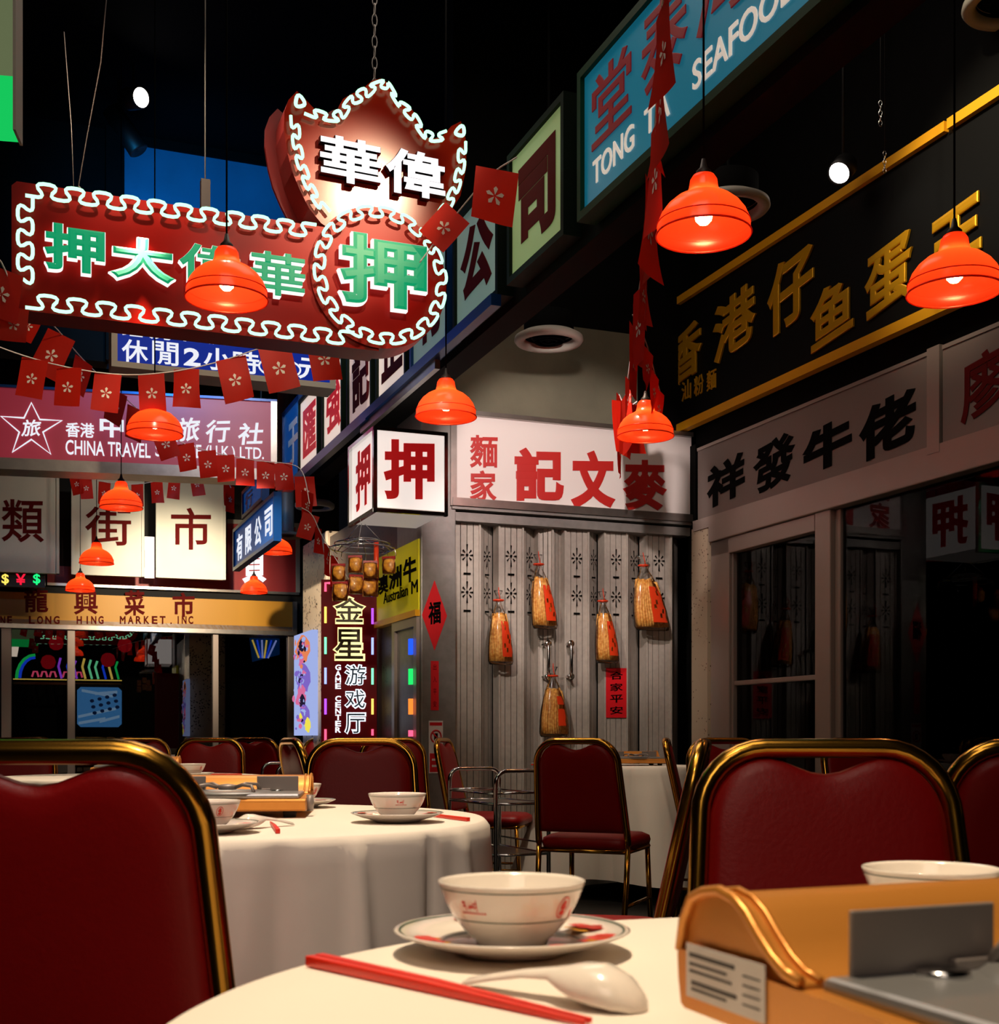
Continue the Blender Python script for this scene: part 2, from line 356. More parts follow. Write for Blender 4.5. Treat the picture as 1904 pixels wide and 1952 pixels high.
# noodle shop block: shutter wall, its concrete head, the pilaster at its corner
uL = SH.uv(800, 1200)[0]; uS = SH.uv(866, 1200)[0]; uR = 0.02
struct('wall_center', MB().box(uS, uR-.42, .0, .2, 2.95, 3.62, 'concrete').box(uS, uR+.6, .02, .2, 3.62, 5.75, 'black_paint').box(uR-.42, uR+.6, .02, .2, 2.95, 3.62, 'black_paint').box(uS-.02, uR+.6, .5, .7, 0, 3.0, 'black_paint'), loc=SH.loc(), rz=SH.a)
m = MB().box(uL, uS, -.03, .5, 0, 3.02, 'metal_panel')
struct('column_corner', m, .006, loc=SH.loc(), rz=SH.a)
q, _ = line_hit(800, RP.P, RP.d)
# the block's left side wall, under and behind the sign row
ul = WP.uv(622, 1200)[0]; ur = WP.uv(800, 1200)[0]; ud0 = WP.uv(752, 1200)[0]
m = MB().box(ul, ud0, .03, .15, 0, 2.55, 'shaded_terrazzo').box(ud0, ur, .03, .15, 1.68, 2.95, 'black_paint')
struct('wall_side', m, loc=WP.loc(), rz=WP.a)
m = MB().frame(ud0, ur-.01, 0, 1.68, -.02, .05, .06, 'window_alu'); m.box(ud0+.06, ur-.07, .02, .03, .06, 1.62, 'window_glass')
struct('door_1', m, loc=WP.loc(), rz=WP.a)
struct('beam_sign_row', MB().box(RP.uv(560, 900)[0], 2.3, .08, .22, 2.96, 3.62, 'black_paint'), loc=RP.loc(), rz=RP.a)
# speckled pillar at the far end of the block
pf = WP.uv(622, 1200)[0]; pb = WP.uv(577, 1200)[0]
struct('column_terrazzo', MB().box(pb, pf, .0, .55, 0, 2.6, 'terrazzo'), .01, loc=WP.loc(), rz=WP.a)
# right wall: head wall, window frames, glass, sill
m = MB().box(0.05, 7.5, .02, .2, 2.85, 5.75, 'black_paint').box(.05, 7.5, 0, .2, 0, .42, 'metal_panel')
struct('wall_right', m, loc=RW.loc(), rz=RW.a)
a, b = RW.uv(1328, 1200)[0], RW.uv(1358, 1200)[0]
struct('column_mosaic', MB().box(a, b, -.04, .2, 0, 2.32, 'mosaic').box(0, a, -.01, .2, 0, 2.9, 'black_paint'), loc=RW.loc(), rz=RW.a)
a0, a1, b0, b1 = RW.uv(1362, 1200)[0], RW.uv(1397, 1200)[0], RW.uv(1561, 1200)[0], RW.uv(1591, 1200)[0]
m = MB().box(a0, a1, -.03, .08, .42, 2.2, 'window_alu').box(b0, b1, -.03, .08, .42, 2.32, 'window_alu')
m.box(a0, b0, -.03, .08, 2.1, 2.2, 'window_alu').box(a0, 7.5, -.05, .08, 2.2, 2.34, 'window_alu').box(a1, b0, 0, .05, 1.25, 1.28, 'window_alu')
m.box(a1-.03, a1+.015, -.01, .06, .42, 2.1, 'window_alu').box(b1, b1+.05, -.0, .05, .42, 2.2, 'window_alu').box(4.4, 4.5, -.03, .08, .42, 2.2, 'window_alu').box(a1, 7.5, -.02, .07, .42, .48, 'window_alu')
struct('window_frame', m, .006, loc=RW.loc(), rz=RW.a)
struct('window_1', MB().box(a1, b0, .02, .03, .48, 2.1, 'window_glass'), loc=RW.loc(), rz=RW.a)
struct('window_2', MB().box(b1, 7.4, .02, .03, .48, 2.2, 'window_glass'), loc=RW.loc(), rz=RW.a)
struct('wall_behind_windows', MB().box(-1, 8, 2.2, 2.3, 0, 3, 'shop_dark'), loc=RW.loc(), rz=RW.a)
# far shop front windows
f = MB(); t = .0
z1 = 2.17; xs = [BW.uv(p, 1300)[0] for p in (-140, 2, 22, 128, 143, 405, 416, 548, 562)]
f.box(xs[0], xs[8], -.04, .08, z1, z1+.11, 'window_alu').box(xs[0], xs[8], -.04, .08, .25, .35, 'window_alu')
for i in (1, 3, 5, 7): f.box(xs[i], xs[i+1], -.04, .08, .3, z1, 'window_alu')
f.box(xs[0], xs[8], 0, .3, 0, .28, 'metal_panel')
struct('window_3_frame', f, .006, loc=BW.loc(), rz=BW.a)
for i in range(3): struct('window_%d' % (i+3), MB().box(xs[2*i+2], xs[2*i+3], .02, .03, .34, z1, 'far_glass'), loc=BW.loc(), rz=BW.a)
# ------------------------------------------------------------------ signs
def sign(name, label, cat, pl, group=None):
    return thing(name, label, cat, pl.loc(), pl.a, group)
# --- the big neon pawnshop sign
NP = Plane((-.25, 5.9), A2, 0)
T = sign('neon_sign', 'large red neon sign with key-fret mint border, bat-shaped crown and round end', 'neon sign', NP)
P = lambda px, py: NP.uv(px, py)
TH = .17
z0, z1 = P(350, 0)[1], 0
bl, tl, tr, br = P(22, 585), P(24, 345), P(640, 432), P(700, 655)
zb = (P(24, 598)[1]+P(640, 652)[1])/2; zt = (P(24, 345)[1]+P(590, 428)[1])/2
x0 = P(22, 500)[0]; cc = P(722, 531); cr = P(722, 397)[1]-cc[1]
xr = cc[0]
MB().prism([(x0+.02, zb), (xr, zb), (xr, zt), (x0+.02, zt), (x0, zt-.02), (x0, zb+.02)], 0, TH, 'sign_red', 'sign_side').build('name_panel', T)
circ = [(cc[0]+cr*cos(2*pi*k/64), cc[1]+cr*sin(2*pi*k/64)) for k in range(64)]
MB().prism(circ, -.012, TH-.01, 'sign_red', 'sign_side').build('disc_panel', T)
crown_px = [(613, 423), (590, 395), (573, 361), (558, 325), (549, 290), (542, 245), (543, 210), (551, 188), (567, 171), (580, 183), (600, 205), (622, 218), (644, 222), (647, 200), (655, 186), (674, 175), (690, 171), (700, 160), (711, 151), (727, 147), (743, 157), (757, 190), (782, 200), (798, 222), (806, 240), (814, 260), (830, 262), (846, 256), (862, 238), (880, 229), (889, 262), (891, 315), (879, 372), (850, 417), (822, 450), (760, 480), (680, 470)]
crown = [P(*p) for p in crown_px]
MB().prism(crown, .012, TH+.03, 'sign_red_gloss', 'sign_side').build('crown_panel', T)
bo = [(x*1.0+.0, z) for x, z in crown]
MB().prism([(x-.05, z) for x, z in crown], TH+.03, TH+.05, 'sign_side').build('crown_backing', T)
def neon(name, path, period, amp, y, closed=False, r=.0075, m='neon_mint'):
    pts = [(p.x, y, p.y) for p in meander(path, period, amp, closed)]
    return MB().tube(pts, r, m, 6, closed).build(name, T)
rb = [P(606, 447), P(52, 371), P(50, 575), P(655, 647)]
zA = (P(606, 443)[1]+P(60, 370)[1])/2; zB = (P(60, 578)[1]+P(655, 648)[1])/2
xa = P(48, 470)[0]; xb1 = P(600, 440)[0]; xb2 = P(672, 650)[0]
per, amp = .112, .029
neon('border_tube', [(xb1, zA), (xa, zA)], per, amp, -.03)
neon('border_tube', [(xa, zA-.03), (xa, zB+.03)], per*.85, -amp, -.03)
neon('border_tube', [(xa, zB), (xb2, zB)], per, amp, -.03)
rn = cr*.905
neon('disc_tube', [(cc[0]+rn*cos(2*pi*k/96), cc[1]+rn*sin(2*pi*k/96)) for k in range(96)], per*.92, .024, -.045, True)
left_edge = [P(*p) for p in ((622, 411), (601, 385), (584, 352), (572, 318), (563, 280), (560, 225))]
right_edge = [P(*p) for p in ((814, 440), (842, 410), (866, 364), (878, 314), (878, 272))]
top_edge = [P(*p) for p in ((580, 213), (600, 222), (642, 234), (655, 212), (668, 190), (694, 186), (708, 166), (727, 158), (744, 170), (752, 200), (778, 214), (794, 240), (806, 266), (836, 268), (852, 260))]
neon('crown_tube', left_edge, .10, .018, -.02); neon('crown_tube', right_edge, .10, -.018, -.02); neon('crown_tube', top_edge, .095, .018, -.02)
for tip in (((560, 205), (566, 180), (582, 202), (570, 208)), ((863, 256), (880, 239), (883, 262), (871, 262))):
    MB().tube([(a, -.02, b) for a, b in chaikin([P(*p) for p in tip], 2, True)], .0085, 'neon_mint', 6, True).build('crown_tip_tube', T)
# rear face tubes (the sign is lit on both sides)
def rear(path, period, amp, closed=False):
    MB().tube([(p.x, TH+.012, p.y) for p in meander(path, period, amp, closed)], .0085, 'neon_dim', 5, closed).build('rear_tube', T)
rear([(xb1, zA), (xa+.05, zA)], per, amp); rear([(xa+.05, zA-.03), (xa+.05, zB+.1)], per, -amp); rear([(xa+.05, zB+.08), (xb2, zB+.08)], per, amp)
rear([(cc[0]+rn*.8*cos(2*pi*k/64), cc[1]+.03+rn*.8*sin(2*pi*k/64)) for k in range(64)], per, .024, True)
def letter(ch, box, front, side, bold, depth, y=0, slant=0):
    u0, u1, a0, a1 = NP.rect(*box); mb = MB(); glyph(mb, ch, u0, u1, a0, a1, front, y, depth, bold, slant, side); return mb.build('channel_letter', T)
letter('押', (82, 436, 200, 527), 'letter_green', 'letter_white', .05, .05, 0, 0)
letter('大', (205, 459, 334, 544), 'letter_green', 'letter_white', .06, .05)
letter('偉', (338, 474, 456, 556), 'letter_green', 'letter_white', .02, .05)
letter('華', (474, 488, 578, 571), 'letter_green', 'letter_white', .02, .05)
letter('押', (638, 458, 808, 596), 'letter_green', 'letter_white', .055, .06, -.012)
letter('華', (606, 268, 724, 356), 'crown_white', 'black_gloss', .035, .045, .012, -.03)
letter('偉', (730, 292, 846, 380), 'crown_white', 'black_gloss', .035, .045, .012, -.03)
# hanging hardware
m = MB(); k0 = P(725, 150); top = 5.75
for i in range(int((top-k0[1])/.05)):
    z = k0[1]+.05*i; M_ = Matrix.Translation((k0[0], .1, z+.02)) @ Matrix.Rotation(pi/2*(i % 2), 4, 'Z')
    m.tube([(0.012*cos(q), 0, .03*sin(q)) for q in [2*pi*j/10 for j in range(10)]], .0028, 'pipe_grey', 5, True, M_)
m.build('hanging_chain', T)
k1 = P(152, 360); m = MB()
m.tube([(k1[0], .08, zt), (k1[0]-.0, .08, zt+.06), (k1[0]+.03, .08, zt+.25), (k1[0]+.09, .08, zt+.6), (k1[0]+.13, .08, zt+1.1), (k1[0]+.15, .08, 5.75)], .003, 'socket', 6)
m.tube([(k1[0], .08, zt+.05), (k1[0]+.02, .06, zt+.02), (k1[0]+.1, .05, zt+.01), (k1[0]+.5, .04, zt+.008)], .004, 'pipe_grey', 6)
m.tube([(k1[0]-.02, .08, zt+.02), (k1[0]-.03, .08, zt+.3), (k1[0]-.06, .08, zt+.7)], .0018, 'guard_grey', 5)
m.build('hanging_cable', T)
k2 = P(396, 390); MB().box(k2[0]-.02, k2[0]+.02, .06, .10, zt, zt+.16, 'socket').tube([(k2[0], .08, zt+.16), (k2[0], .08, 5.75)], .003, 'pipe_grey', 5).build('hanger_bracket', T)
MB().box(x0+.9, xr-.1, .12, .2, zt, zt+.04, 'pipe_grey').build('top_rail', T)
# --- TONG TA seafood box and the row of light boxes
def lightbox(name, label, pl, px, zz, face, frame, chars, ink, fw=.03, depth=.06, group=None, bold=.03, slant=0, cat='sign'):
    T = sign(name, label, cat, pl, group); u0 = pl.uv(px[0], 1000)[0]; u1 = pl.uv(px[1], 1000)[0]
    MB().box(u0, u1, 0.004, depth, zz[0], zz[1], face).build('face_panel', T)
    MB().frame(u0-fw, u1+fw, zz[0]-fw, zz[1]+fw, -.012, depth+.01, fw, frame).build('frame', T)
    mb = MB()
    for c in chars:
        t, rx, bd = c[0], c[1], (c[2] if len(c) > 2 else bold)
        glyph(mb, t, u0+(u1-u0)*rx[0], u0+(u1-u0)*rx[1], zz[0]+(zz[1]-zz[0])*rx[2], zz[0]+(zz[1]-zz[0])*rx[3], c[3] if len(c) > 3 else ink, .003, .004, bd, slant)
    mb.build('lettering', T)
    if group is None: MB().tube([((u0+u1)/2, .07, zz[1]), ((u0+u1)/2, .07, 5.75)], .008, 'spot_body', 6).build('hanger', T)
    return T
RZ = (3.03, 3.565)
T = sign('seafood_sign', 'teal lit restaurant sign reading TONG TA SEAFOOD under red brush characters', 'sign', RP)
u0 = RP.uv(1112, 300)[0]; u1 = 2.05
MB().box(u0, u1, .004, .06, RZ[0]-.0, RZ[1], 'lit_teal').build('face_panel', T)
MB().frame(u0-.03, u1+.03, RZ[0]-.035, RZ[1]+.03, -.015, .07, .032, 'green_edge').build('frame', T)
mb = MB()
def rg(mb, t, box, m, bold=.0, slant=0, y=.003):   # characters measured on the photograph, laid on the sign row's plane
    a, b, c, d = RP.rect(*box); glyph(mb, t, a, b, c, d, m, y, .005, bold, slant)
H = RZ[1]-RZ[0]
def rw(t, p0, p1, lo, hi, m, bold=.0): glyph(mb, t, RP.uv(p0, 500)[0], RP.uv(p1, 500)[0], RZ[0]+H*lo, RZ[0]+H*hi, m, .003, .005, bold)
rw('堂', 1128, 1203, .38, .90, 'crimson_ink', .012); rw('泰', 1222, 1310, .36, .97, 'crimson_ink', .012); rw('灣', 1325, 1440, .40, .97, 'crimson_ink', .012)
rw('TONG', 1130, 1208, .12, .30, 'cream_ink', .01); rw('TA', 1228, 1276, .12, .30, 'cream_ink', .01); rw('SEAFOOD', 1320, 1522, .12, .30, 'cream_ink', .01)
mb.build('lettering', T)
lightbox('light_box_sign', 'light box with painted greenish glow reading one tall dark character beside the teal seafood sign', RP, (975, 1073), RZ, 'painted_glow_green', 'green_frame', [('司', (.14, .86, .13, .85))], 'dark_red_ink', group='row of character light boxes', bold=.05)
lightbox('light_box_sign', 'light box with painted blue-green glow half covered by two dark red flags', RP, (870, 948), RZ, 'painted_glow_cyan', 'green_frame', [('公', (.1, .9, .14, .84))], 'dark_red_ink', group='row of character light boxes', bold=.05)
lightbox('light_box_sign', 'pale light box mostly hidden behind the round end of the neon sign', RP, (787, 852), RZ, 'painted_glow_cyan', 'blue_frame', [('有', (.12, .88, .14, .84))], 'dark_red_ink', group='row of character light boxes', bold=.04)
lightbox('light_box_sign', 'cream light box just below the lower right of the neon sign', RP, (721, 773), RZ, 'painted_glow_white', 'green_frame', [('正', (.12, .88, .14, .84))], 'dark_red_ink', group='row of character light boxes', bold=.04)
lightbox('light_box_sign', 'pinkish white light box between two cream boxes under the neon sign', RP, (665, 708), RZ, 'painted_glow_pink', 'green_frame', [('記', (.14, .9, .12, .86))], 'dark_red_ink', group='row of character light boxes', bold=.035)
lightbox('light_box_sign', 'bright cream light box at the right end of the blue hotel sign', RP, (617, 652), RZ, 'painted_glow_white', 'green_frame', [('強', (.14, .9, .14, .86))], 'red_backlit', group='row of character light boxes', bold=.03)
lightbox('light_box_sign', 'bright cream light box at the far end of the row beside a blue sign', RP, (572, 606), RZ, 'painted_glow_white', 'green_frame', [('匯', (.16, .88, .14, .84))], 'red_backlit', group='row of character light boxes', bold=.03)
T = sign('sign_row_ledge', 'long blue and grey metal ledge under the row of light boxes', 'ledge', RP)
e0 = RP.uv(568, 900)[0]; e1 = RP.uv(955, 600)[0]
MB().box(e0, (e0+e1)/2, -.05, .0, RZ[0]-.10, RZ[0]-.035, 'blue_frame').build('blue_strip', T)
MB().box((e0+e1)/2, e1, -.05, .0, RZ[0]-.09, RZ[0]-.035, 'blue_frame').box((e0*1.2+e1)/2.2, e1-.9, -.03, .0, RZ[0]-.14, RZ[0]-.09, 'alu').build('grey_strip', T)
# --- blue signs beyond the row
B1 = Plane(RP.loc()[:2], A1)
Q = Plane((-1.75, 9.75), A1)
lightbox('blue_sign', 'blue sign with a white character at the far end of the light box row', RP, (541, 570), (3.02, 3.62), 'deep_blue', 'blue_frame', [('于', (.3, .9, .2, .8))], 'white_ink', bold=.03)
lightbox('blue_sign', 'blue sign with four tall white characters above a red pendant lamp', Q, (447, 523), (2.46, 2.78), 'deep_blue', 'blue_frame', [('有', (.06, .22, .12, .85)), ('限', (.3, .46, .12, .85)), ('公', (.54, .7, .12, .85)), ('司', (.78, .95, .12, .85))], 'lit_text', bold=.02, depth=.04)
lightbox('blue_sign', 'blue sign with white strokes partly behind the string of small flags', Q, (464, 500), (2.86, 3.04), 'deep_blue', 'blue_frame', [('行', (.1, .5, .1, .9))], 'white_ink', bold=.02, depth=.04)
# --- blue hotel sign under the neon sign
HS = Plane((-1.06, 8.0), A2)
T = sign('hotel_sign', 'blue lit sign with white characters and a 2 below the neon sign', 'sign', HS)
u0, u1 = HS.uv(222, 690)[0], HS.uv(630, 690)[0]; zb = 3.17; zt = 3.72
MB().box(u0, u1, 0, .15, zb, zt, 'lit_blue').build('face_panel', T)
MB().frame(u0-.03, u1+.03, zb-.04, zt+.03, -.015, .2, .035, 'pale_vent').build('frame', T)
mb = MB()
def hg(t, x0, x1, y0, y1, bold=.02):
    a, b, c, d = HS.rect(x0, y0, x1, y1); glyph(mb, t, a, b, c, d, 'lit_text', -.001, .004, bold)
hg('休', 232, 282, 648, 692, .015); hg('閒', 290, 340, 652, 696, .01); hg('2', 350, 382, 664, 698, .03); hg('小', 388, 440, 664, 706, .02); hg('時', 444, 494, 670, 712, .015); hg('元', 568, 620, 684, 724, .02)
hg('鐘', 232, 272, 606, 641); hg('房', 285, 330, 612, 648); hg('租', 340, 390, 617, 652, .015); hg('房', 395, 440, 622, 658); hg('起', 447, 494, 628, 663); hg('時', 500, 545, 634, 670)
c = HS.uv(533, 702); mb.tube([(c[0]+.13*cos(2*pi*k/32), -.004, c[1]+.06*sin(2*pi*k/32)) for k in range(32)], .006, 'lit_text', 5, True)
hg('98', 512, 556, 690, 716, .02)
mb.build('lettering', T)
# --- travel agency sign
T = sign('travel_agency_sign', 'crimson sign with white star reading CHINA TRAVEL SERVICE behind the flag strings', 'sign', TP)
u0, u1 = TP.uv(-260, 800)[0], TP.uv(516, 800)[0]; zb, zt = TP.uv(250, 884)[1], TP.uv(250, 752)[1]
MB().box(u0, u1, 0, .15, zb, zt, 'travel_red').build('face_panel', T)
MB().box(u0-.03, u1+.05, -.03, .25, zb-.09, zb, 'alu').box(u1, u1+.05, -.03, .25, zb, zt, 'alu').box(u0, u1+.05, -.02, .2, zt, zt+.02, 'blue_frame').build('frame', T)
mb = MB()
def tg(t, x0, x1, y0, y1, bold=.02, lean=0, slant=0):
    a, b, c, d = TP.rect(x0, y0, x1, y1); glyph(mb, t, a, b, c, d, 'lit_text', -.001, .004, bold, slant, lean=lean)
tg('旅', 42, 78, 800, 832, .015, .1, .06); tg('香港', 125, 180, 806, 834, .02)
tg('中', 190, 236, 792, 834, .03); tg('國', 262, 305, 795, 838, .02); tg('旅', 336, 381, 796, 842, .02, .1, .08); tg('行', 392, 438, 800, 844, .02, .1, .08); tg('社', 454, 502, 806, 848, .02, .1, .08)
tg('CHINA TRAVEL', 125, 287, 842, 870, .012); tg('SERVICE', 296, 384, 846, 872, .012); tg('(H.K.) LTD.', 392, 503, 851, 880, .012)
star = [(60, 768), (76, 800), (118, 802), (82, 824), (97, 866), (60, 838), (24, 862), (37, 824), (2, 794), (46, 797)]
mb.tube([(a, -.004, b) for a, b in (TP.uv(*p) for p in star)], .009, 'lit_text', 4, True)
mb.build('lettering', T)
# --- white hanging boards
WB = Plane((-4.55, 14.15), R(18))
for x0, x1, ch, r, lab in ((-60, 113, '類', (3, 952, 84, 1034), 'white board at left with dark red character, left of a dark gap'), (136, 275, '街', (162, 966, 250, 1040), 'white board behind a pendant lamp and small flags, middle of the three'), (297, 430, '市', (326, 968, 402, 1048), 'white board with a simple dark red character beside the blue sign')):
    T = sign('hanging_board', lab, 'sign board', WB, 'white boards of the street market')
    u0, u1 = WB.uv(x0, 1000)[0], WB.uv(x1, 1000)[0]; zb, zt = WB.uv(200, 1097)[1], WB.uv(200, 893)[1]
    MB().box(u0, u1, 0, .06, zb, zt, 'white_board').box(u1-.03, u1, -.02, .06, zb, zt, 'white_board').box(u0, u0+.02, -.015, .06, zb, zt, 'white_board').build('panel', T)
    mb = MB(); a, b, c, d = WB.rect(*r); glyph(mb, ch, a, b, c, d, 'dark_red_ink', -.001, .004, .012, .04); mb.build('lettering', T)
T = sign('white_gap_paper', 'white sheet seen in the gap between two hanging boards', 'paper', WB)
a, b, c, d = WB.rect(277, 1018, 296, 1098); MB().box(a, b, .2, .21, c, d, 'box_white').box(a, b-.02, .19, .2, c+.12, c+.32, 'painted_glow_pink').build('sheet', T)
# --- shop front signs on the far wall
T = sign('red_shop_sign', 'dark red shop board with a large white character behind two pendant lamps', 'sign', BW)
u0, u1 = BW.uv(432, 1060)[0], BW.uv(562, 1060)[0]; zb, zt = BW.uv(500, 1128)[1], BW.uv(500, 1003)[1]
MB().box(BW.uv(90, 1110)[0], u1, -.05, 0, zb, zb+.2, 'shop_red').box(u0, u1, -.05, 0, zb+.2, zt, 'shop_red').build('panel', T)
MB().box(BW.uv(90, 1110)[0], u1+.04, -.08, 0, zb-.03, zb, 'alu').box(u1, u1+.05, -.07, 0, zb, zt+.05, 'pale_vent').box(u0, u1, -.07, 0, zt, zt+.05, 'pale_vent').build('frame', T)
mb = MB(); a, b, c, d = BW.rect(460, 1040, 506, 1112); glyph(mb, '負', a, b, c, d, 'crown_white', -.06, .02, .03, .05); mb.build('lettering', T)
T = sign('market_sign', 'yellow shop fascia with dark red characters reading LONG HING MARKET', 'sign', BW)
u0, u1 = BW.uv(-150, 1160)[0], BW.uv(556, 1160)[0]; zb, zt = BW.uv(250, 1196)[1], BW.uv(250, 1137)[1]
MB().box(u0, u1, -.04, 0.02, zb, zt, 'shop_yellow').build('panel', T)
MB().box(u0, u1+.05, -.09, 0, zb-.05, zb, 'alu').box(u1, u1+.05, -.09, 0, zb, zt, 'alu').build('frame', T)
mb = MB()
for ch, x0, x1, y0, y1 in (('龍', 46, 92, 1122, 1168), ('興', 141, 186, 1128, 1172), ('菜', 236, 276, 1126, 1174), ('市', 328, 370, 1130, 1177)):
    a, b, c, d = BW.rect(x0, y0, x1, y1); glyph(mb, ch, a, b, c, d, 'dark_red_ink', -.041, .006, .025, .04); mb.build('character', T); mb = MB()
for t, x0, x1 in (('NE', 1, 27), ('LONG', 55, 118), ('HING', 146, 201), ('MARKET', 228, 319), ('.', 324, 328), ('INC', 333, 371)):
    for i, ch in enumerate(t):
        wd = (x1-x0)/len(t); a, b, c, d = BW.rect(x0+i*wd+(wd*.38 if ch == 'I' else 0), 1175 if ch != '.' else 1187, x0+i*wd+(wd*.18 if ch == 'I' else wd*.72)+(wd*.38 if ch == 'I' else 0), 1190); glyph(mb, ch, a, b, c, d, 'dark_red_ink', -.041, .005, .03)
    mb.build('word', T); mb = MB()
LD = Plane((-5.0, 14.2), R(18))
T = sign('led_sign', 'black strip with glowing yellow dollar, red yen and green dollar symbols', 'sign', LD)
u0, u1 = LD.uv(-30, 1100)[0], LD.uv(86, 1100)[0]; zb, zt = LD.uv(40, 1119)[1], LD.uv(40, 1093)[1]
MB().box(u0, u1, 0, .1, zb, zt, 'black_gloss').build('housing', T); mb = MB()
for ch, x0, x1, mm in (('$', 3, 17, 'led_yellow'), ('¥', 30, 49, 'led_red'), ('$', 63, 77, 'led_green')):
    a, b, c, d = LD.rect(x0, 1094, x1, 1115); glyph(mb, ch, a, b, c, d, mm, -.001, .005, .02)
mb.build('lettering', T)
# --- green sign at the upper left edge
GS = Plane((-1.45, 3.72), R(10))
T = sign('green_sign', 'bright green lit sign cut off by the upper left edge', 'sign', GS)
u1 = GS.uv(25, 100)[0]; zb = GS.uv(20, 241)[1]; zm = GS.uv(20, 145)[1]
MB().box(u1-.5, u1, 0, .1, zm, zm+.5, 'green_sign_pale').box(u1-.5, u1, 0, .1, zb, zm, 'green_sign').build('face_panel', T)
MB().box(u1, u1+.008, -.005, .1, zb-.01, zm+.5, 'pale_vent').build('frame', T)
# --- white corner pawnshop box
uc = SH.uv(712, 900); CB = Plane(SH.P, A2)
T = sign('corner_light_box', 'white corner light box with a red character on two faces, beside the noodle shop sign', 'sign', CB)
lift = -.42                                    # the box stands out from the pilaster
FP = Plane((SH.P.x+sin(A2)*.55, SH.P.y-cos(A2)*.55), A2)
T.location = FP.loc(); T.rotation_euler = (0, 0, FP.a)
a0 = FP.uv(711, 890)[0]; a1 = FP.uv(852, 890)[0]; zb = FP.uv(780, 970)[1]; zt = FP.uv(780, 826)[1]
dd = .57
MB().box(a0+.02, a1-.01, 0, dd, zb, zt, 'box_white').build('body', T)
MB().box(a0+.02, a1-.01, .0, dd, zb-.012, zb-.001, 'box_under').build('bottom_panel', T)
fr = MB()
for x in (a0, a1-.02): fr.box(x, x+.022, -.012, .02, zb-.03, zt+.02, 'chrome')
fr.box(a0, a0+.02, dd-.02, dd+.01, zb-.03, zt+.02, 'chrome')
for z in (zb-.03, zt): fr.box(a0, a1, -.012, .012, z, z+.022, 'chrome'); fr.box(a0-.002, a0+.022, 0, dd, z, z+.022, 'chrome')
fr.build('frame', T)
def char_part(*a_, **k_): glyph(MB_ := MB(), *a_, **k_); MB_.build('character', T)
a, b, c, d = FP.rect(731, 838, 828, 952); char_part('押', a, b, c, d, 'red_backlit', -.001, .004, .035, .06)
Mx = Matrix.Translation((a0+.018, dd, 0)) @ Matrix.Rotation(-pi/2, 4, 'Z')
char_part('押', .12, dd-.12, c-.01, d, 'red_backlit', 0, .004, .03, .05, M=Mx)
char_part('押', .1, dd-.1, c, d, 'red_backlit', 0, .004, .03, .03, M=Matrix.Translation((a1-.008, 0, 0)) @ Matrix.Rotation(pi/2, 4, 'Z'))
# --- noodle shop fascia
T = sign('noodle_shop_sign', 'white fascia with red brush characters above the folding shutter', 'sign', SH)
zb, zt = 2.43, 2.96; u0, u1 = SH.uv(866, 900)[0], .0
MB().box(u0, u1, -.02, .05, zb, zt, 'lit_fascia' if 'lit_fascia' in MATS else 'white_acrylic').build('panel', T)
MB().box(u0-.03, u1, -.05, .05, zt, zt+.03, 'alu').box(u0-.04, u0, -.05, .05, zb-.05, zt+.03, 'alu').box(u0-.03, u1+.02, -.06, .05, zb-.05, zb, 'alu').box(u0-.03, u1+.02, -.045, .05, zb-.07, zb-.05, 'metal_panel').build('frame', T)
mb = MB()
for ch, bx, bd in (('麵', (893, 831, 946, 893), .02), ('家', (893, 898, 944, 957), .025), ('記', (978, 855, 1072, 956), .045), ('文', (1085, 860, 1170, 970), .05), ('麥', (1184, 878, 1268, 974), .035)):
    a, b, c, d = SH.rect(*bx); glyph(mb, ch, a, b, c, d, 'red_ink', -.021, .004, bd, .06); mb.build('character', T); mb = MB()
# --- black and gold sign
KP = Plane((1.30-.932*.06, 8.6-.362*.06), A1)
T = sign('gold_letter_sign', 'long black fascia with gold characters and gold rails above the windows', 'sign', KP)
u0 = KP.uv(1205, 700)[0]; zb, zt = 3.03, 3.90
MB().box(u0, 5.2, 0, .06, zb, zt, 'black_board').build('board', T)
MB().box(u0, 5.2, -.035, .02, zb-.035, zb+.02, 'gold_trim').build('lower_rail', T)
us = KP.uv(1811, 263)[0]
MB().box(u0, us-.01, -.03, .02, zt-.03, zt+.02, 'gold_trim').box(us+.01, 5.2, -.03, .02, zt-.03, zt+.02, 'gold_trim').build('upper_rail', T)
mb = MB()
for ch, bx, bd in (('香', (1279, 625, 1341, 725), .03), ('港', (1362, 560, 1444, 672), .03), ('仔', (1466, 485, 1554, 620), .03), ('魚' if 0 else '鱼', (1548, 540, 1630, 650), .03), ('蛋', (1652, 465, 1742, 592), .03), ('王', (1776, 395, 1874, 505), .05)):
    a, b, c, d = KP.rect(*bx); s = .12 if ch in '香港仔鱼' else .14
    glyph(mb, ch, a, b, c, d, 'gold_paint', -.001, .018, bd, .14)
for i, ch in enumerate('正宗潮汕粉麵'):
    x = 1228+i*24; bx = (x, 775-i*10.0-20, x+18, 775-i*10.0+18); a, b, c, d = KP.rect(*bx); glyph(mb, ch, a, b, c, d, 'gold_paint', -.001, .006, .01)
mb.build('lettering', T)
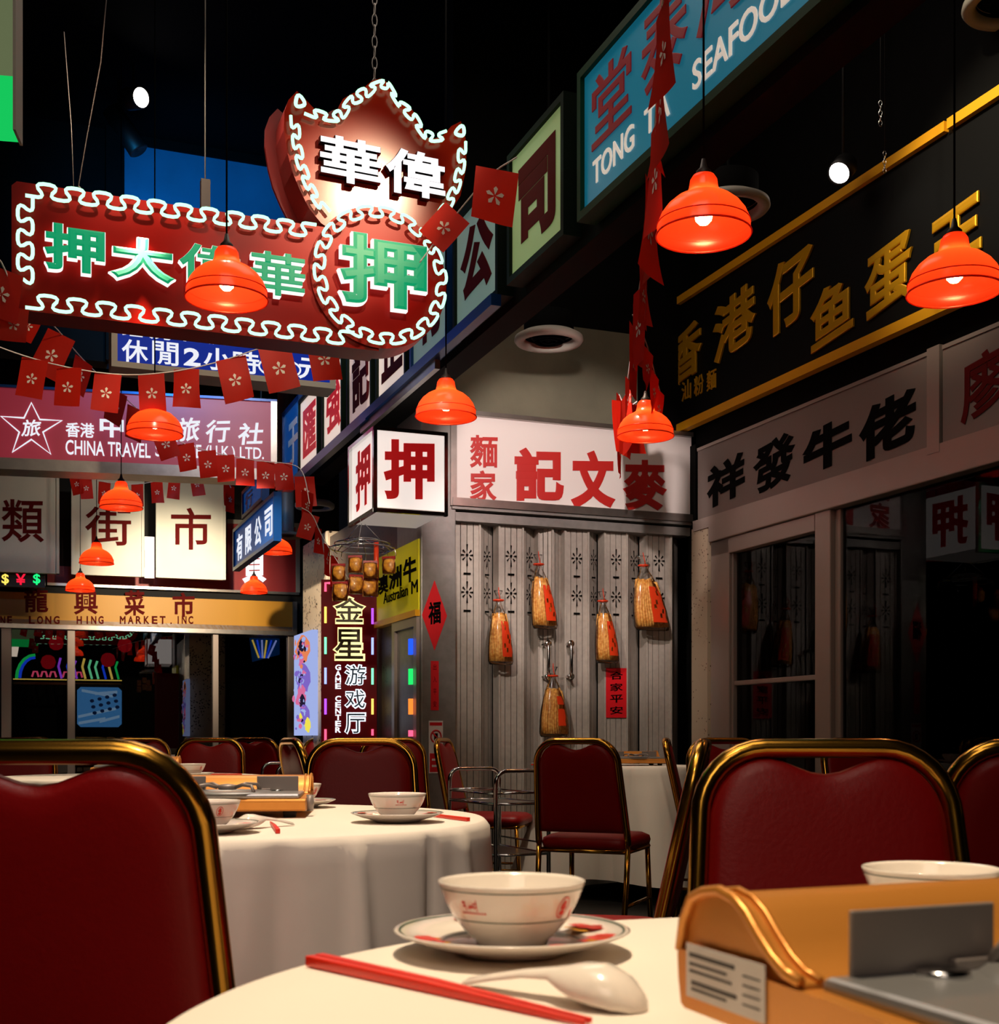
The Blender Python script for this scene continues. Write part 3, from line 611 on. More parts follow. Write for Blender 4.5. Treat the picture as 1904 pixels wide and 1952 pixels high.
# --- white fascias over the windows
FW = Plane((1.30-.932*.04, 8.6-.362*.04), A1)
def fascia(name, label, p0, p1, chars, ink, u1=None):
    T = sign(name, label, 'sign', FW); u0 = FW.uv(p0, 900)[0]; u1 = u1 or FW.uv(p1, 850)[0]
    MB().box(u0, u1, 0, .06, 2.37, 2.83, 'grey_fascia').build('panel', T)
    MB().box(u0-.05, u1+.05, -.01, .05, 2.30, 2.37, 'window_alu').box(u1, u1+.09, -.012, .05, 2.33, 2.86, 'window_alu').box(u0, u1, -.006, .05, 2.83, 2.85, 'window_alu').build('frame', T)
    mb = MB()
    for ch, bx, bd in chars:
        a, b, c, d = FW.rect(*bx); glyph(mb, ch, a, b, c, d, ink, -.001, .004, bd, .14)
    mb.build('lettering', T)
fascia('window_fascia_sign', 'grey-white fascia with four black brush characters over the left window', 1330, 1770, (('祥', (1348, 876, 1420, 956), .035), ('發', (1436, 836, 1516, 930), .03), ('牛', (1530, 808, 1624, 892), .05), ('佬', (1638, 758, 1746, 862), .04)), 'black_ink')
fascia('window_fascia_sign', 'white fascia with a dark red character cut off by the right edge', 1797, 2200, (('廖', (1832, 668, 1925, 790), .02), ('記', (1960, 650, 2060, 770), .02)), 'dark_red_ink', u1=5.2)
# --- golden star game centre sign
GP = Plane((-1.06, 8.78), R(5))
T = sign('game_center_sign', 'tall maroon neon sign with yellow and white outlined characters on the speckled pillar', 'neon sign', GP)
u0, u1 = GP.uv(612, 1250)[0], GP.uv(718, 1250)[0]; zb, zt = .3, GP.uv(660, 1105)[1]
MB().box(u0, u1, 0, .12, zb, zt, 'maroon').build('panel', T)
def gg(ch, bx, ink, glowm, bold, thin=0):
    a, b, c, d = GP.rect(*bx); mb = MB(); glyph(mb, ch, a, b, c, d, glowm, -.002, .012, bold)
    w_ = (b-a)*.06; glyph(mb, ch, a+w_, b-w_, c+w_, d-w_, ink, -.014, .006, thin); mb.build('neon_character', T)
gg('金', (634, 1136, 698, 1190), 'brown_ink', 'neon_yellow', .075, .012); gg('星', (634, 1196, 696, 1260), 'brown_ink', 'neon_yellow', .075, .012)
gg('游', (656, 1266, 699, 1308), 'navy_ink', 'neon_white', .06); gg('戏', (656, 1313, 698, 1352), 'navy_ink', 'neon_white', .06); gg('厅', (656, 1358, 698, 1400), 'navy_ink', 'neon_white', .06)
mb = MB()
for i, ch in enumerate('GAME CENTER'):
    if ch == ' ': mb.build('word', T); mb = MB(); continue
    y = 1267+i*11.9; a, b, c, d = GP.rect(639, y, 650, y+10.6); glyph(mb, ch, a, b, c, d, 'neon_white', -.002, .01, .03)
mb.build('word', T)
for px, cols in ((620.5, (('rod_pink', 1112, 1128), ('rod_yellow', 1157, 1188), ('rod_mint', 1215, 1247), ('rod_blue', 1273, 1304), ('rod_purple', 1332, 1362), ('rod_pink', 1390, 1415))), (710, (('rod_purple', 1160, 1190), ('rod_blue', 1216, 1248), ('rod_mint', 1274, 1305), ('rod_yellow', 1332, 1362), ('rod_pink', 1390, 1402)))):
    for mm, y0, y1 in cols:
        a = GP.uv(px, y0); b = GP.uv(px, y1)
        if (px, y0) == (620.5, 1112): e = GP.uv(632, y0); pts = [(e[0], -.015, e[1]), (a[0], -.015, a[1]), (b[0], -.015, b[1])]
        else: pts = [(a[0], -.015, a[1]), (b[0], -.015, b[1])]
        MB().tube(pts, .009, mm, 8).build('neon_rod', T)
# glowing rods that stand in for reflections in the side door glass
T = sign('door_reflection_rods', 'column of short blue, green and orange stand-in reflections beside the side door', 'reflection stand-in', WP)
for mm, y0, y1 in (('rod_deepblue', 1218, 1248), ('rod_green', 1275, 1305), ('rod_orange', 1332, 1362), ('rod_pink', 1392, 1404)):
    u = WP.uv(797, 1300)[0]; za, zc = WP.uv(795, y0)[1], WP.uv(795, y1)[1]
    MB().box(u-.05, u-.01, -.05, -.03, zc, za, mm).build('reflection_rod', T)
# --- acid yellow beef sign
YP = Plane((WP.P.x-.932*.01, WP.P.y-.362*.01), A1)
T = sign('beef_sign', 'acid yellow sign with black characters reading Australian, left of the pilaster', 'sign', YP)
u0, u1 = YP.uv(718, 1100)[0], YP.uv(797, 1100)[0]; zb, zt = 1.72, 2.165
MB().box(u0, u1, 0, .035, zb, zt, 'acid_yellow').build('panel', T)
MB().box(u0, u1, -.02, .035, zb-.04, zb, 'gold_trim').build('lower_rail', T)
mb = MB()
for ch, bx in (('澳', (719, 1096, 741, 1132)), ('洲', (742, 1080, 766, 1122)), ('牛', (769, 1062, 794, 1110))):
    a, b, c, d = YP.rect(*bx); glyph(mb, ch, a, b, c, d, 'black_ink', -.001, .004, .03)
a, b, c, d = YP.rect(732, 1118, 778, 1150); mb.build('lettering', T); mb = MB(); glyph(mb, 'Australian', a, b, 1.83, 1.905, 'black_ink', -.001, .004, .0)
a, b, c, d = YP.rect(785, 1108, 797, 1136); mb.build('word', T); mb = MB(); glyph(mb, 'M', a, b, 1.83, 1.91, 'black_ink', -.001, .004, .0)
mb.build('lettering', T)
# --- poster light box on the pillar (generic figures in bands of colour)
T = sign('poster_light_box', 'narrow glowing poster with violet and orange figures at the foot of the speckled pillar', 'poster', WP)
u0, u1 = WP.uv(571, 1300)[0], WP.uv(606, 1300)[0]; zb, zt = WP.uv(590, 1402)[1], WP.uv(590, 1206)[1]
MB().box(u0, u1, -.05, 0, zb, zt, 'poster_white').build('face_panel', T)
mb = MB(); Wd = u1-u0; Hh = zt-zb
def blob(mb, cx, cz, rx, rz, m, y):
    n = 18; mb.add([(u0+Wd*(cx+rx*cos(2*pi*k/n)*(1+.15*sin(3*k))), y, zb+Hh*(cz+rz*sin(2*pi*k/n)*(1+.12*cos(5*k)))) for k in range(n)], [tuple(range(n))], m)
for i, a in enumerate(((.5, .84, .40, .13, 'poster_orange'), (.45, .88, .18, .06, 'poster_dark'), (.4, .74, .16, .07, 'poster_pink'), (.55, .55, .38, .14, 'poster_violet'), (.45, .38, .25, .12, 'poster_pink'), (.5, .33, .16, .07, 'poster_dark'), (.6, .2, .3, .1, 'poster_violet'), (.8, .1, .16, .07, 'poster_yellow'), (.4, .62, .12, .05, 'poster_white'), (.3, .25, .1, .05, 'poster_white'))):
    blob(mb, *a, -.051-.0006*i)
rnd = random.Random(11)
for i in range(70):
    cz = rnd.uniform(.06, .93); cx = min(.9, max(.1, rnd.gauss(.5, .2))); blob(mb, cx, cz, rnd.uniform(.03, .11), rnd.uniform(.01, .035), rnd.choice(('poster_white', 'poster_violet', 'poster_dark', 'poster_pink', 'poster_white', 'poster_orange' if cz > .6 else 'poster_yellow' if cz < .25 else 'poster_violet')), -.058-.0003*i)
mb.build('picture', T)
# --- stickers on the pilaster and shutter
SP = Plane((SH.P.x+sin(A2)*.031, SH.P.y-cos(A2)*.031), A2)
T = sign('diamond_sticker', 'red diamond paper with black brush writing on the grey pilaster', 'sticker', SP)
c = SP.uv(828, 1173); l = SP.uv(804, 1173); t_ = SP.uv(828, 1106); rr_ = c[0]-l[0]; hh = t_[1]-c[1]
MB().prism([(c[0]-rr_, c[1]), (c[0], c[1]-hh), (c[0]+rr_, c[1]), (c[0], c[1]+hh)], -.002, 0, 'sticker_red').build('paper', T)
mb = MB(); glyph(mb, '福', c[0]-rr_*.5, c[0]+rr_*.5, c[1]-hh*.25, c[1]+hh*.4, 'black_ink', -.002, .001, .03, .1); mb.build('lettering', T)
T = sign('paper_strip', 'narrow red paper strip with faint writing below the red diamond', 'sticker', SP)
a, b, c, d = SP.rect(821, 1260, 836, 1354); MB().box(a, b, -.002, 0, c, d, 'sticker_red').build('paper', T)
mb = MB()
for i, ch in enumerate('出入平安'): h_ = (d-c)/4; glyph(mb, ch, a+.015, b-.015, d-h_*(i+1)+.02, d-h_*i-.02, 'dark_red_ink', -.002, .001)
mb.build('lettering', T)
T = sign('no_smoking_sign', 'white and red no smoking notice low on the grey pilaster', 'sign', SP)
a, b, c, d = SP.rect(817, 1374, 844, 1474); MB().box(a, b, -.003, 0, c, d, 'sticker_white').build('plate', T)
mb = MB(); cx, cz, rr_ = (a+b)/2, d-(d-c)*.30, (b-a)*.36
mb.tube([(cx+rr_*cos(q), -.004, cz+rr_*1.15*sin(q)) for q in [2*pi*k/28 for k in range(28)]], .005, 'sticker_red', 5, True).tube([(cx-rr_*.7, -.004, cz+rr_*.8), (cx+rr_*.7, -.004, cz-rr_*.8)], .005, 'sticker_red', 5)
mb.box(cx-.012, cx+.012, -.004, -.003, cz-rr_*.7, cz+rr_*.6, 'black_ink').box(a+.006, b-.006, -.004, -.003, c+.008, c+(d-c)*.38, 'sticker_red').box(a+.006, b-.006, -.004, -.003, d-.03, d-.01, 'sticker_red')
for i in range(2): mb.box(a+.02, b-.02, -.005, -.004, c+(d-c)*(.12+.12*i), c+(d-c)*(.16+.12*i), 'sticker_white')
mb.build('symbol', T)
# ------------------------------------------------------------------ folding shutter
T = sign('folding_shutter', 'grey metal folding shutter with starburst vent holes under the noodle shop sign', 'shutter', SH)
U = lambda px: SH.uv(px, 1200)[0]
edges = [868, 917, 954, 999, 1035, 1056, 1080, 1124, 1156, 1198, 1236, 1282, 1312]
lite = [1, 0, 1, 0, 0, 0, 1, 0, 1, 0, 1, 0]
for i, l in enumerate(lite):
    a, b = U(edges[i]), U(edges[i+1]); y0, y1 = (.03, .03) if l else (.03, .15)
    if i == 4: y0, y1 = .08, .03
    if i == 5: y0, y1 = .03, .09
    mb = MB(); top = 2.29
    n = 4 if l else 3                                     # shallow flutes along each leaf
    for k in range(n):
        f0, f1 = k/n, (k+1)/n
        mb.box(a+(b-a)*f0+.004, a+(b-a)*f1-.001, 0, .012, .02, top, 'shutter_metal', Matrix(((1, 0, 0, 0), ((y1-y0)/(b-a), 1, 0, y0-(y1-y0)/(b-a)*a), (0, 0, 1, 0), (0, 0, 0, 1))))
    mb.box(a-.006, a+.006, y0-.012, y0+.09, .02, top, 'shutter_metal')
    if i not in (4, 5, 11):
        cx = (a+b)/2; yy = (y0+y1)/2-.006-(.0 if l else .012); w_ = (b-a)*.5*(.62 if l else .5)
        for py in (1057+i*1.1, 1128+i*1.1):
            cz = SH.uv((edges[i]+edges[i+1])/2, py)[1]
            for k in range(8):
                q = 2*pi*k/8+pi/2; r0, r1 = .45, (1.0 if k % 4 else 1.0)
                if k in (0, 4): r0, r1 = .55, 1.55
                M_ = Matrix.Translation((cx, yy, cz)) @ Matrix.Scale(w_/.06, 4, (1, 0, 0)) @ Matrix.Rotation(-q+pi/2, 4, 'Y')
                mb.add([(-.002, -.002, .045*r0), (.002, -.002, .045*r0), (.0065, -.002, .045*r1), (-.0065, -.002, .045*r1)], [(0, 1, 2, 3)], 'black_ink', M_)
            mb.add([(cx+w_*.17*cos(2*pi*k/10), yy-.002, cz+.010*sin(2*pi*k/10)) for k in range(10)], [tuple(range(10))], 'black_ink')
            mb.add([(cx-w_*.45, yy-.002, cz-.125), (cx+w_*.45, yy-.002, cz-.125), (cx+w_*.45, yy-.002, cz-.113), (cx-w_*.45, yy-.002, cz-.113)], [(0, 1, 2, 3)], 'black_ink')
    mb.build('leaf', T)
MB().box(U(866), U(1314), -.02, .16, 2.29, 2.345, 'metal_panel').build('top_rail', T)
MB().box(U(866), U(1314), 0.0, .16, 0, .03, 'metal_panel').build('floor_track', T)
for px in (1040, 1083):
    u = U(px); za, zb = SH.uv(px, 1290)[1], SH.uv(px, 1228)[1]
    MB().tube([(u, .04, za), (u, -.045, za), (u, -.05, za+.03), (u, -.05, zb-.03), (u, -.045, zb), (u, .04, zb)], .012, 'chrome', 10).lathe([(0, -.0), (.024, 0), (.024, .006), (0, .006)], 'chrome', 16, Matrix.Translation((u, -.04, za)) @ Matrix.Rotation(pi/2, 4, 'X')).lathe([(0, 0), (.024, 0), (.024, .006), (0, .006)], 'chrome', 16, Matrix.Translation((u, -.04, zb)) @ Matrix.Rotation(pi/2, 4, 'X')).build('handle', T)
T = sign('red_paper', 'red paper with four black brush characters on the right half of the shutter', 'sticker', SH)
a, b, c, d = SH.rect(1157, 1273, 1197, 1368); MB().box(a, b, .018, .021, c, d, 'sticker_red').build('paper', T); mb = MB()
for i, ch in enumerate('合家平安'): h_ = (d-c)/4.3; glyph(mb, ch, a+.03, b-.03, d-h_*(i+1), d-h_*i-.025, 'black_ink', .017, .001, .015, .1)
mb.build('lettering', T)
# bags of fried sticks
def bag(px, pytop, pybot, xl, xr, label, seed):
    rnd = random.Random(seed); top = SH.uv(px, pytop); bot = SH.uv((xl+xr)/2, pybot); wd = (SH.uv(xr, 1200)[0]-SH.uv(xl, 1200)[0])/2
    Hh = top[1]-bot[1]; lx, lz = bot[0]-top[0], -Hh
    loc = Vector((SH.P.x+cos(A2)*top[0]+sin(A2)*.06, SH.P.y+sin(A2)*top[0]-cos(A2)*.06, top[1]))
    T = thing('snack_bag', label, 'food bag', loc, A2, 'clear bags of fried sticks hung on the shutter')
    def ring(t, n=28):       # outline of the bag at fraction t below its top
        if t < .12: w_ = .35-.2*sin(t/.12*pi/2)
        elif t < .2: w_ = .15+.1*(t-.12)/.08
        else: w_ = .25+.75*sin(min(1, (t-.2)/.75)*pi/2)**.8
        if t > .95: w_ *= 1-(t-.95)*2
        c = lx*t; dp = (.06*min(1, w_*1.2))*(1 if t < .95 else 1-(t-.95)*6)
        return [(c+wd*w_*cos(2*pi*k/n)*(1+.04*sin(5*k+seed)), .0+dp*sin(2*pi*k/n), lz*t) for k in range(n)]
    s = MB(); n = 11
    for i in range(n):       # the sticks inside
        for row in (0, 1):
            u_ = (i-(n-1)/2)/(n/2)*.84; yy = (-.022 if row else .018)*(1-.4*abs(u_)); t0 = .30+rnd.uniform(0, .06); pts = []
            for k in range(6):
                t = t0+(.955-t0)*k/5; w_ = .30+.70*sin(min(1, (t-.2)/.75)*pi/2)**.8; pts.append((lx*t+wd*u_*w_+rnd.uniform(-.003, .003), yy, lz*t))
            s.tube(pts, wd*.115, 'noodle', 7)
    s.build('fried_sticks', T)
    MB().rings([ring(t) for t in (0, .04, .08, .12, .16, .2, .26, .34, .45, .6, .75, .88, .95, 1.0)], 'plastic_film').build('clear_bag', T)
    p = MB(); c0, c1 = (.42, .9); pts = []
    grid = [[None]*7 for _ in range(9)]
    for i in range(9):
        t = c0+(c1-c0)*i/8; w_ = .25+.75*sin(min(1, (t-.2)/.75)*pi/2)**.8
        for j in range(7):
            q = -pi/2+(-.15+(1.05)*j/6)*(.9+.1*sin(i*2+seed)); dp = .064*min(1, w_*1.2); grid[i][j] = (lx*t+wd*w_*1.02*cos(q), dp*sin(q)*1.03, lz*t)
    p.add([v for r in grid for v in r], [(i*7+j, i*7+j+1, i*7+j+8, i*7+j+7) for i in range(8) for j in range(6) if (i*5+j*3+seed*2+i*j) % 5], 'bag_red', None, True); p.build('red_print', T, label='red printed patch on the bag')
    MB().tube([(lx*.12+.035*cos(q)*.9, .03*sin(q), lz*.13) for q in [2*pi*k/14 for k in range(14)]], .006, 'bag_red', 6, True).tube([(lx*.12, -.03, lz*.13), (lx*.1-.01, -.03, lz*.03), (0, -.01, .02)], .003, 'bag_red', 5).build('tie', T)
bag(943, 1128, 1268, 925, 972, 'clear bag of fried sticks hung lowest on the left of the shutter handles', 1)
bag(1018, 1060, 1200, 1008, 1056, 'clear bag of fried sticks hung high just left of the shutter handles', 2)
bag(1140, 1130, 1265, 1129, 1172, 'slim clear bag of fried sticks hung above the red paper', 3)
bag(1216, 1062, 1203, 1203, 1268, 'wide clear bag of fried sticks hung highest at the right end of the shutter', 4)
bag(1046, 1272, 1405, 1023, 1077, 'clear bag of fried sticks hung from the left shutter handle', 5)
# ------------------------------------------------------------------ pendant lamps
def lamp_proto():
    T = thing('pendant_lamp', 'proto', 'lamp', (0, 0, 0), 0, 'red pendant lamps')
    out = [(.150, -.004), (.151, .0), (.148, .006), (.147, .028), (.144, .042), (.134, .066), (.116, .090), (.092, .110), (.068, .122), (.052, .130), (.046, .150), (.043, .172), (.034, .186), (.012, .19)]
    inn = [(r-.0035, z-.003) for r, z in out][::-1]
    SD = MB().lathe(out, 'shade_red', 56).build('shade', T)
    MB().tube([(.150*cos(2*pi*k/64), .150*sin(2*pi*k/64), 0) for k in range(64)], .0032, 'shade_red', 6, True).tube([(.147*cos(2*pi*k/64), .147*sin(2*pi*k/64), .034) for k in range(64)], .002, 'shade_red', 5, True).build('rim', SD)
    SO = MB().lathe([(0, .115), (.018, .115), (.018, .17), (.024, .186), (.024, .20), (.012, .212), (.006, .24), (0, .24)], 'socket', 20).build('socket', T)
    MB().lathe([(0, .03), (.014, .033), (.025, .045), (.029, .062), (.026, .08), (.016, .10), (.014, .115), (0, .116)], 'bulb', 20).build('bulb', SO)
    return T
LAMPS = [(1341, 447, 180, 'large red pendant lamp with bare bulb glowing below the teal seafood sign'),
 (1819, 557, 175, 'red pendant lamp at the right hiding the end of the gold lettering'),
 (432, 570, 155, 'red pendant lamp hanging in front of the name panel of the neon sign'),
 (850, 795, 116, 'red pendant lamp just above the white corner light box'),
 (1230, 832, 108, 'red pendant lamp at the lower end of the edge-on flag string'),
 (295, 828, 105, 'red pendant lamp in front of the lettering of the travel agency sign'),
 (231, 968, 80, 'red pendant lamp in front of the middle white board, under small flags'),
 (184, 1074, 64, 'small red pendant lamp below the middle white board beside the board edge'),
 (153, 1126, 54, 'small red pendant lamp in front of the yellow market sign'),
 (526, 1054, 62, 'small red pendant lamp at the lower corner of the blue four character sign'),
 (484, 1130, 51, 'small red pendant lamp under the white character of the dark red board')]
proto = None; LT = []
for i, (px, py, wd, lab) in enumerate(LAMPS):
    Y = .30*F/wd; p = at(px, py, Y)
    if proto is None: T = proto = lamp_proto(); T.location = p; T['label'] = lab
    else: T = dup(proto, p, i*.7, lab)
    LT.append(T)
for T in LT: MB().tube([(0, 0, .235), (0, 0, 5.75-T.location.z)], .0035, 'cord', 6).build('cord', T)
# ------------------------------------------------------------------ strings of flags
def flag_mesh(mb, w_, h_, M, seed):
    rnd = random.Random(seed); a = rnd.uniform(0, 6); nx, nz = 6, 8; k1 = rnd.uniform(.4, 1)
    def P(u, v, off=0):
        y = .012*(w_/.14)*k1*sin(3*u+a+2.2*v)*v+.03*(w_/.14)*sin(a)*v*v*(u-.3)
        return (w_*(u-.5), y+off, -h_*v)
    vs = [P(i/nx, j/nz) for j in range(nz+1) for i in range(nx+1)]
    mb.add(vs, [(j*(nx+1)+i, j*(nx+1)+i+1, (j+1)*(nx+1)+i+1, (j+1)*(nx+1)+i) for j in range(nz) for i in range(nx)], 'flag_cloth', M, True)
    for side in (-1, 1):
        for p in range(5):
            q = 2*pi*p/5+pi/2; pet = []
            for r_, d in ((.10, 0), (.42, -.36), (.80, -.36), (1.0, -.02), (.78, .30), (.42, .26)):
                ang = q+d*.9; pet.append((r_*cos(ang), r_*sin(ang)))
            R_ = .225
            mb.add([P(.5+x*R_, .52-z*R_*w_/h_, side*.0015*(1+w_*5)) for x, z in pet], [tuple(range(6))], 'flag_flower', M)
def garland(label, cord, flags, w_, h_, yaw=0, seed=0, group='strings of red flags'):
    """cord: (px,py,depth) points; flags: (px or fraction, roll, yaw, scale)"""
    pts = [at(*c) for c in cord]; o = pts[0]
    T = thing('hanging_flag_garland', label, 'flag string', o, 0, group)
    sm = chaikin([p-o for p in pts], 2); MB().tube(sm, .0035*max(1, w_/.14), 'string', 5).build('string', T)
    f, L = along(sm)
    for i, (key, roll, yw, sc) in enumerate(flags):
        if key > 1.5:                  # find where the string crosses this image column
            best = min((abs(CX+F*(f(L*k/300)[0]+o).x/(f(L*k/300)[0]+o).y-key), k) for k in range(301))[1]/300
        else: best = key
        q, t = f(L*best); hd = atan2(t.y, t.x)
        if cos(hd) < 0: hd += pi
        mb = MB(); flag_mesh(mb, w_*sc, h_*sc, Matrix.Translation(q) @ Matrix.Rotation(yaw+R(yw), 4, 'Z') @ Matrix.Rotation(R(roll), 4, 'Y'), seed*31+i); mb.build('flag', T)
garland('long string of larger red flags across the front of the crimson travel sign', [(-30, 648, 6.4), (10, 667, 6.6), (110, 698, 6.7), (230, 717, 6.8), (330, 710, 6.8), (420, 690, 6.8), (520, 655, 6.7), (640, 640, 6.6)],
 [(-6, 12, -20, 1.05), (66, 10, 0, 1), (131, 4, -8, 1), (207, 6, 6, 1), (288, -3, 0, 1), (355, 0, -6, 1), (440, -12, 0, 1.15), (522, -14, 8, 1.2), (612, -10, 10, 1.1)], .142, .205, seed=1)
garland('flag string running down from the neon sign towards the far blue signs', [(60, 590, 7.2), (100, 615, 7.4), (160, 690, 8.0), (240, 760, 8.6), (300, 815, 9.0), (350, 848, 9.3), (430, 868, 9.4), (500, 880, 9.4), (560, 884, 9.3), (580, 900, 9.2), (590, 960, 9.1)],
 [(66, 24, 0, .9), (118, 26, 0, 1.35), (160, 16, 62, 1.1), (225, 12, 50, 1.1), (258, 6, 62, 1.15), (305, -20, 10, 1.1), (351, -8, 0, 1), (395, -5, 0, 1), (430, -2, 0, 1), (466, 0, 0, 1), (506, 0, 0, 1), (540, -4, 0, 1), (.93, -4, 20, 1.1), (.97, 4, 60, 1)], .135, .2, seed=2)
garland('short string of small flags sagging across the white boards', [(128, 893, 12.6), (150, 906, 12.6), (200, 920, 12.6), (255, 925, 12.6), (310, 915, 12.6), (350, 905, 12.6), (425, 893, 12.6), (440, 930, 12.4)],
 [(142, -10, 0, 1), (163, -5, 10, 1), (200, 3, 0, 1), (262, 0, 0, 1), (298, -4, 0, 1), (333, 5, 0, 1), (372, -10, 0, 1.05), (.93, 0, 70, 1.2), (.98, 0, 65, 1.2)], .12, .22, seed=3)
garland('string with red flags dropping from the round vent to the snack rack', [(575, 968, 8.9), (595, 978, 8.9), (612, 1020, 8.8), (640, 1065, 8.7), (665, 1105, 8.6)],
 [(.12, 18, 0, 1), (.3, 0, 75, 1), (.52, 0, 80, 1.2), (.68, 0, 78, 1.2), (.82, 0, 78, .9)], .12, .18, seed=4)
garland('two dark red flags strung in front of the light boxes right of the neon crown', [(800, 500, 5.7), (845, 440, 5.75), (880, 395, 5.7), (935, 330, 5.5), (985, 300, 5.35)],
 [(872, 42, 0, 1.05), (948, 6, 10, 1.35)], .14, .17, seed=5)
rs = random.Random(5)
garland('long string of red flags seen end on, running from teal sign to noodle shop', [(1268, -60, 3.1), (1256, 100, 3.6), (1248, 260, 4.2), (1240, 390, 4.8), (1226, 500, 5.4), (1214, 580, 5.9), (1202, 680, 6.7), (1192, 760, 7.4), (1176, 822, 8.05)],
 [(.04+.92*i/17, rs.uniform(-8, 8), 80+(12 if i % 3 == 0 else -3)+rs.uniform(-9, 9), .95+.35*(i % 2)) for i in range(18)], .15, .26, seed=6)
garland('short loose string of dark red flags against the black fascia beside the edge-on string', [(1206, 600, 5.9), (1232, 650, 6.2), (1250, 720, 6.6), (1262, 760, 6.9)],
 [(.15, 10, 70, 1), (.4, 12, 60, 1), (.66, 14, 64, 1.1), (.88, 10, 60, 1.1)], .12, .19, seed=8)
garland('limp bundle of red flags hanging on the wall corner beside the lamp', [(1180, 752, 7.7), (1188, 770, 7.6), (1200, 776, 7.5), (1214, 765, 7.5)],
 [(.1, 3, 70, 1.2), (.35, -3, 40, 1.3), (.6, 2, 66, 1.3), (.9, -6, 50, 1.2)], .14, .24, seed=9)
garland('single red flag tip showing at the left edge below the neon sign corner', [(-30, 470, 5.0), (8, 500, 5.05), (30, 590, 5.1)], [(.42, 8, 40, 1), (.97, 5, 20, .7)], .15, .2, seed=10)
# ------------------------------------------------------------------ ceiling vents, spots, pipe
def vent(px, py, dia, wpx, label, up):
    Y = dia*F/wpx; p = at(px, py, Y); T = thing('ceiling_vent', label, 'vent', p, 0, 'round ceiling vents'); r = dia/2
    MB().lathe([(r*.70, .03), (r*.72, .005), (r*.80, -.006), (r*.95, -.004), (r, .01), (r*.98, .03), (r*.8, .05), (r*.7, .05)], 'pale_vent', 48).build('rim', T)
    mb = MB()
    for k in (.22, .42): mb.lathe([(r*k, .0), (r*(k+.13), .04), (r*(k+.12), .045), (r*(k-.01), .004)], 'vent_dark', 36)
    mb.lathe([(0, .0), (r*.12, .01), (0, .03)], 'vent_dark', 20).box(-r*.7, r*.7, -.004, .004, .045, .055, 'vent_dark').build('diffuser_rings', T)
    MB().lathe([(r*.72, .03), (r*.72, .16), (.008, .17), (.008, up-p.z)], 'vent_dark', 36).build('duct', T)
vent(1046, 653, .40, 132, 'round ceiling vent in front of the concrete wall above the noodle shop', 5.75)
vent(1388, 400, .42, 158, 'round ceiling vent half hidden behind the large lamp', 5.75)
vent(1925, 12, .42, 175, 'round ceiling vent cut off by the upper right corner', 5.75)
vent(600, 968, .32, 76, 'small round ceiling vent left of the white corner light box', 2.95)
p = at(545, 1022, 13.0); T = thing('vent_pipe', 'grey vertical pipe ending in a round collar beside the blue signs', 'pipe', p)
MB().lathe([(.085, .0), (.085, 5.75-p.z)], 'pipe_grey', 24).build('pipe', T); MB().lathe([(.085, .02), (.18, -.01), (.19, .0), (.185, .02), (.1, .04)], 'pale_vent', 28).build('collar', T)
def spotlight(px, py, Y, r, tilt, label, body):
    p = at(px, py, Y); T = thing('ceiling_spotlight', label, 'spotlight', p)
    d = (Vector((0, 0, EYE))-p).normalized(); d = (d+Vector(tilt)).normalized(); q = d.to_track_quat('Z', 'Y').to_matrix().to_4x4()
    MB().lathe([(0, .0), (r, .0)], 'spot_lens', 28, q).build('lens', T)
    MB().lathe([(r, .012), (r*1.15, .01), (r*1.15, -body), (r*.7, -body-.02), (0, -body-.02)], 'spot_body', 28, q).build('housing', T)
    e = q @ Vector((0, 0, -body*.6)); MB().tube([e, (e.x, e.y, 5.75-p.z)], .008, 'spot_body', 6).build('stem', T)
spotlight(268, 186, 9.0, .066, (.75, 0, .1), 'bright round spotlight on a dark bracket high at left', .16)
spotlight(1600, 329, 6.6, .055, (-.5, 0, -.6), 'bright round spotlight in the black ceiling above the gold letters', .1)
p = at(243, 255, 9.2); T = thing('unlit_spotlight', 'dark unlit spotlight barrel silhouetted on the blue wall', 'spotlight', p); q = Vector((.5, .1, -.75)).to_track_quat('Z', 'Y').to_matrix().to_4x4()
MB().lathe([(0, -.2), (.07, -.2), (.075, .14), (.06, .15), (0, .12)], 'spot_body', 24, q).build('housing', T); MB().tube([(0, 0, 0), (-.08, .05, .2), (-.08, .05, 5.75-p.z)], .012, 'spot_body', 6).build('stem', T)
for i, (px, y0, y1, Y, lab) in enumerate(((1686, 305, 330, 6.4, 'short chrome chain holding the gold letter sign, beside the spotlight'), (1678, 212, 240, 5.6, 'tiny chrome fitting on the black ceiling above the gold rail'))):
    p = at(px, y1, Y); T = thing('hanging_chain', lab, 'chain', p); m = MB()
    for k in range(5): m.tube([(0.008*cos(q), 0, .012+.022*k+.014*sin(q)) for q in [2*pi*j/8 for j in range(8)]], .002, 'chrome', 4, True, Matrix.Rotation(pi/2*(k % 2), 4, 'Z'))
    m.tube([(0, 0, .11), (0, 0, 5.75-p.z)], .0015, 'spot_body', 4); m.build('links', T)
p = at(1308, 292, 5.3); T = thing('cable_clip', 'small grey metal clip under the green edge of the seafood sign', 'clip', p)
MB().box(-.012, .012, -.01, .01, -.025, .02, 'pipe_grey').tube([(0, 0, .02), (.01, 0, .06), (.012, 0, .2), (.012, 0, 5.75-p.z)], .0015, 'spot_body', 4).build('clip_body', T)
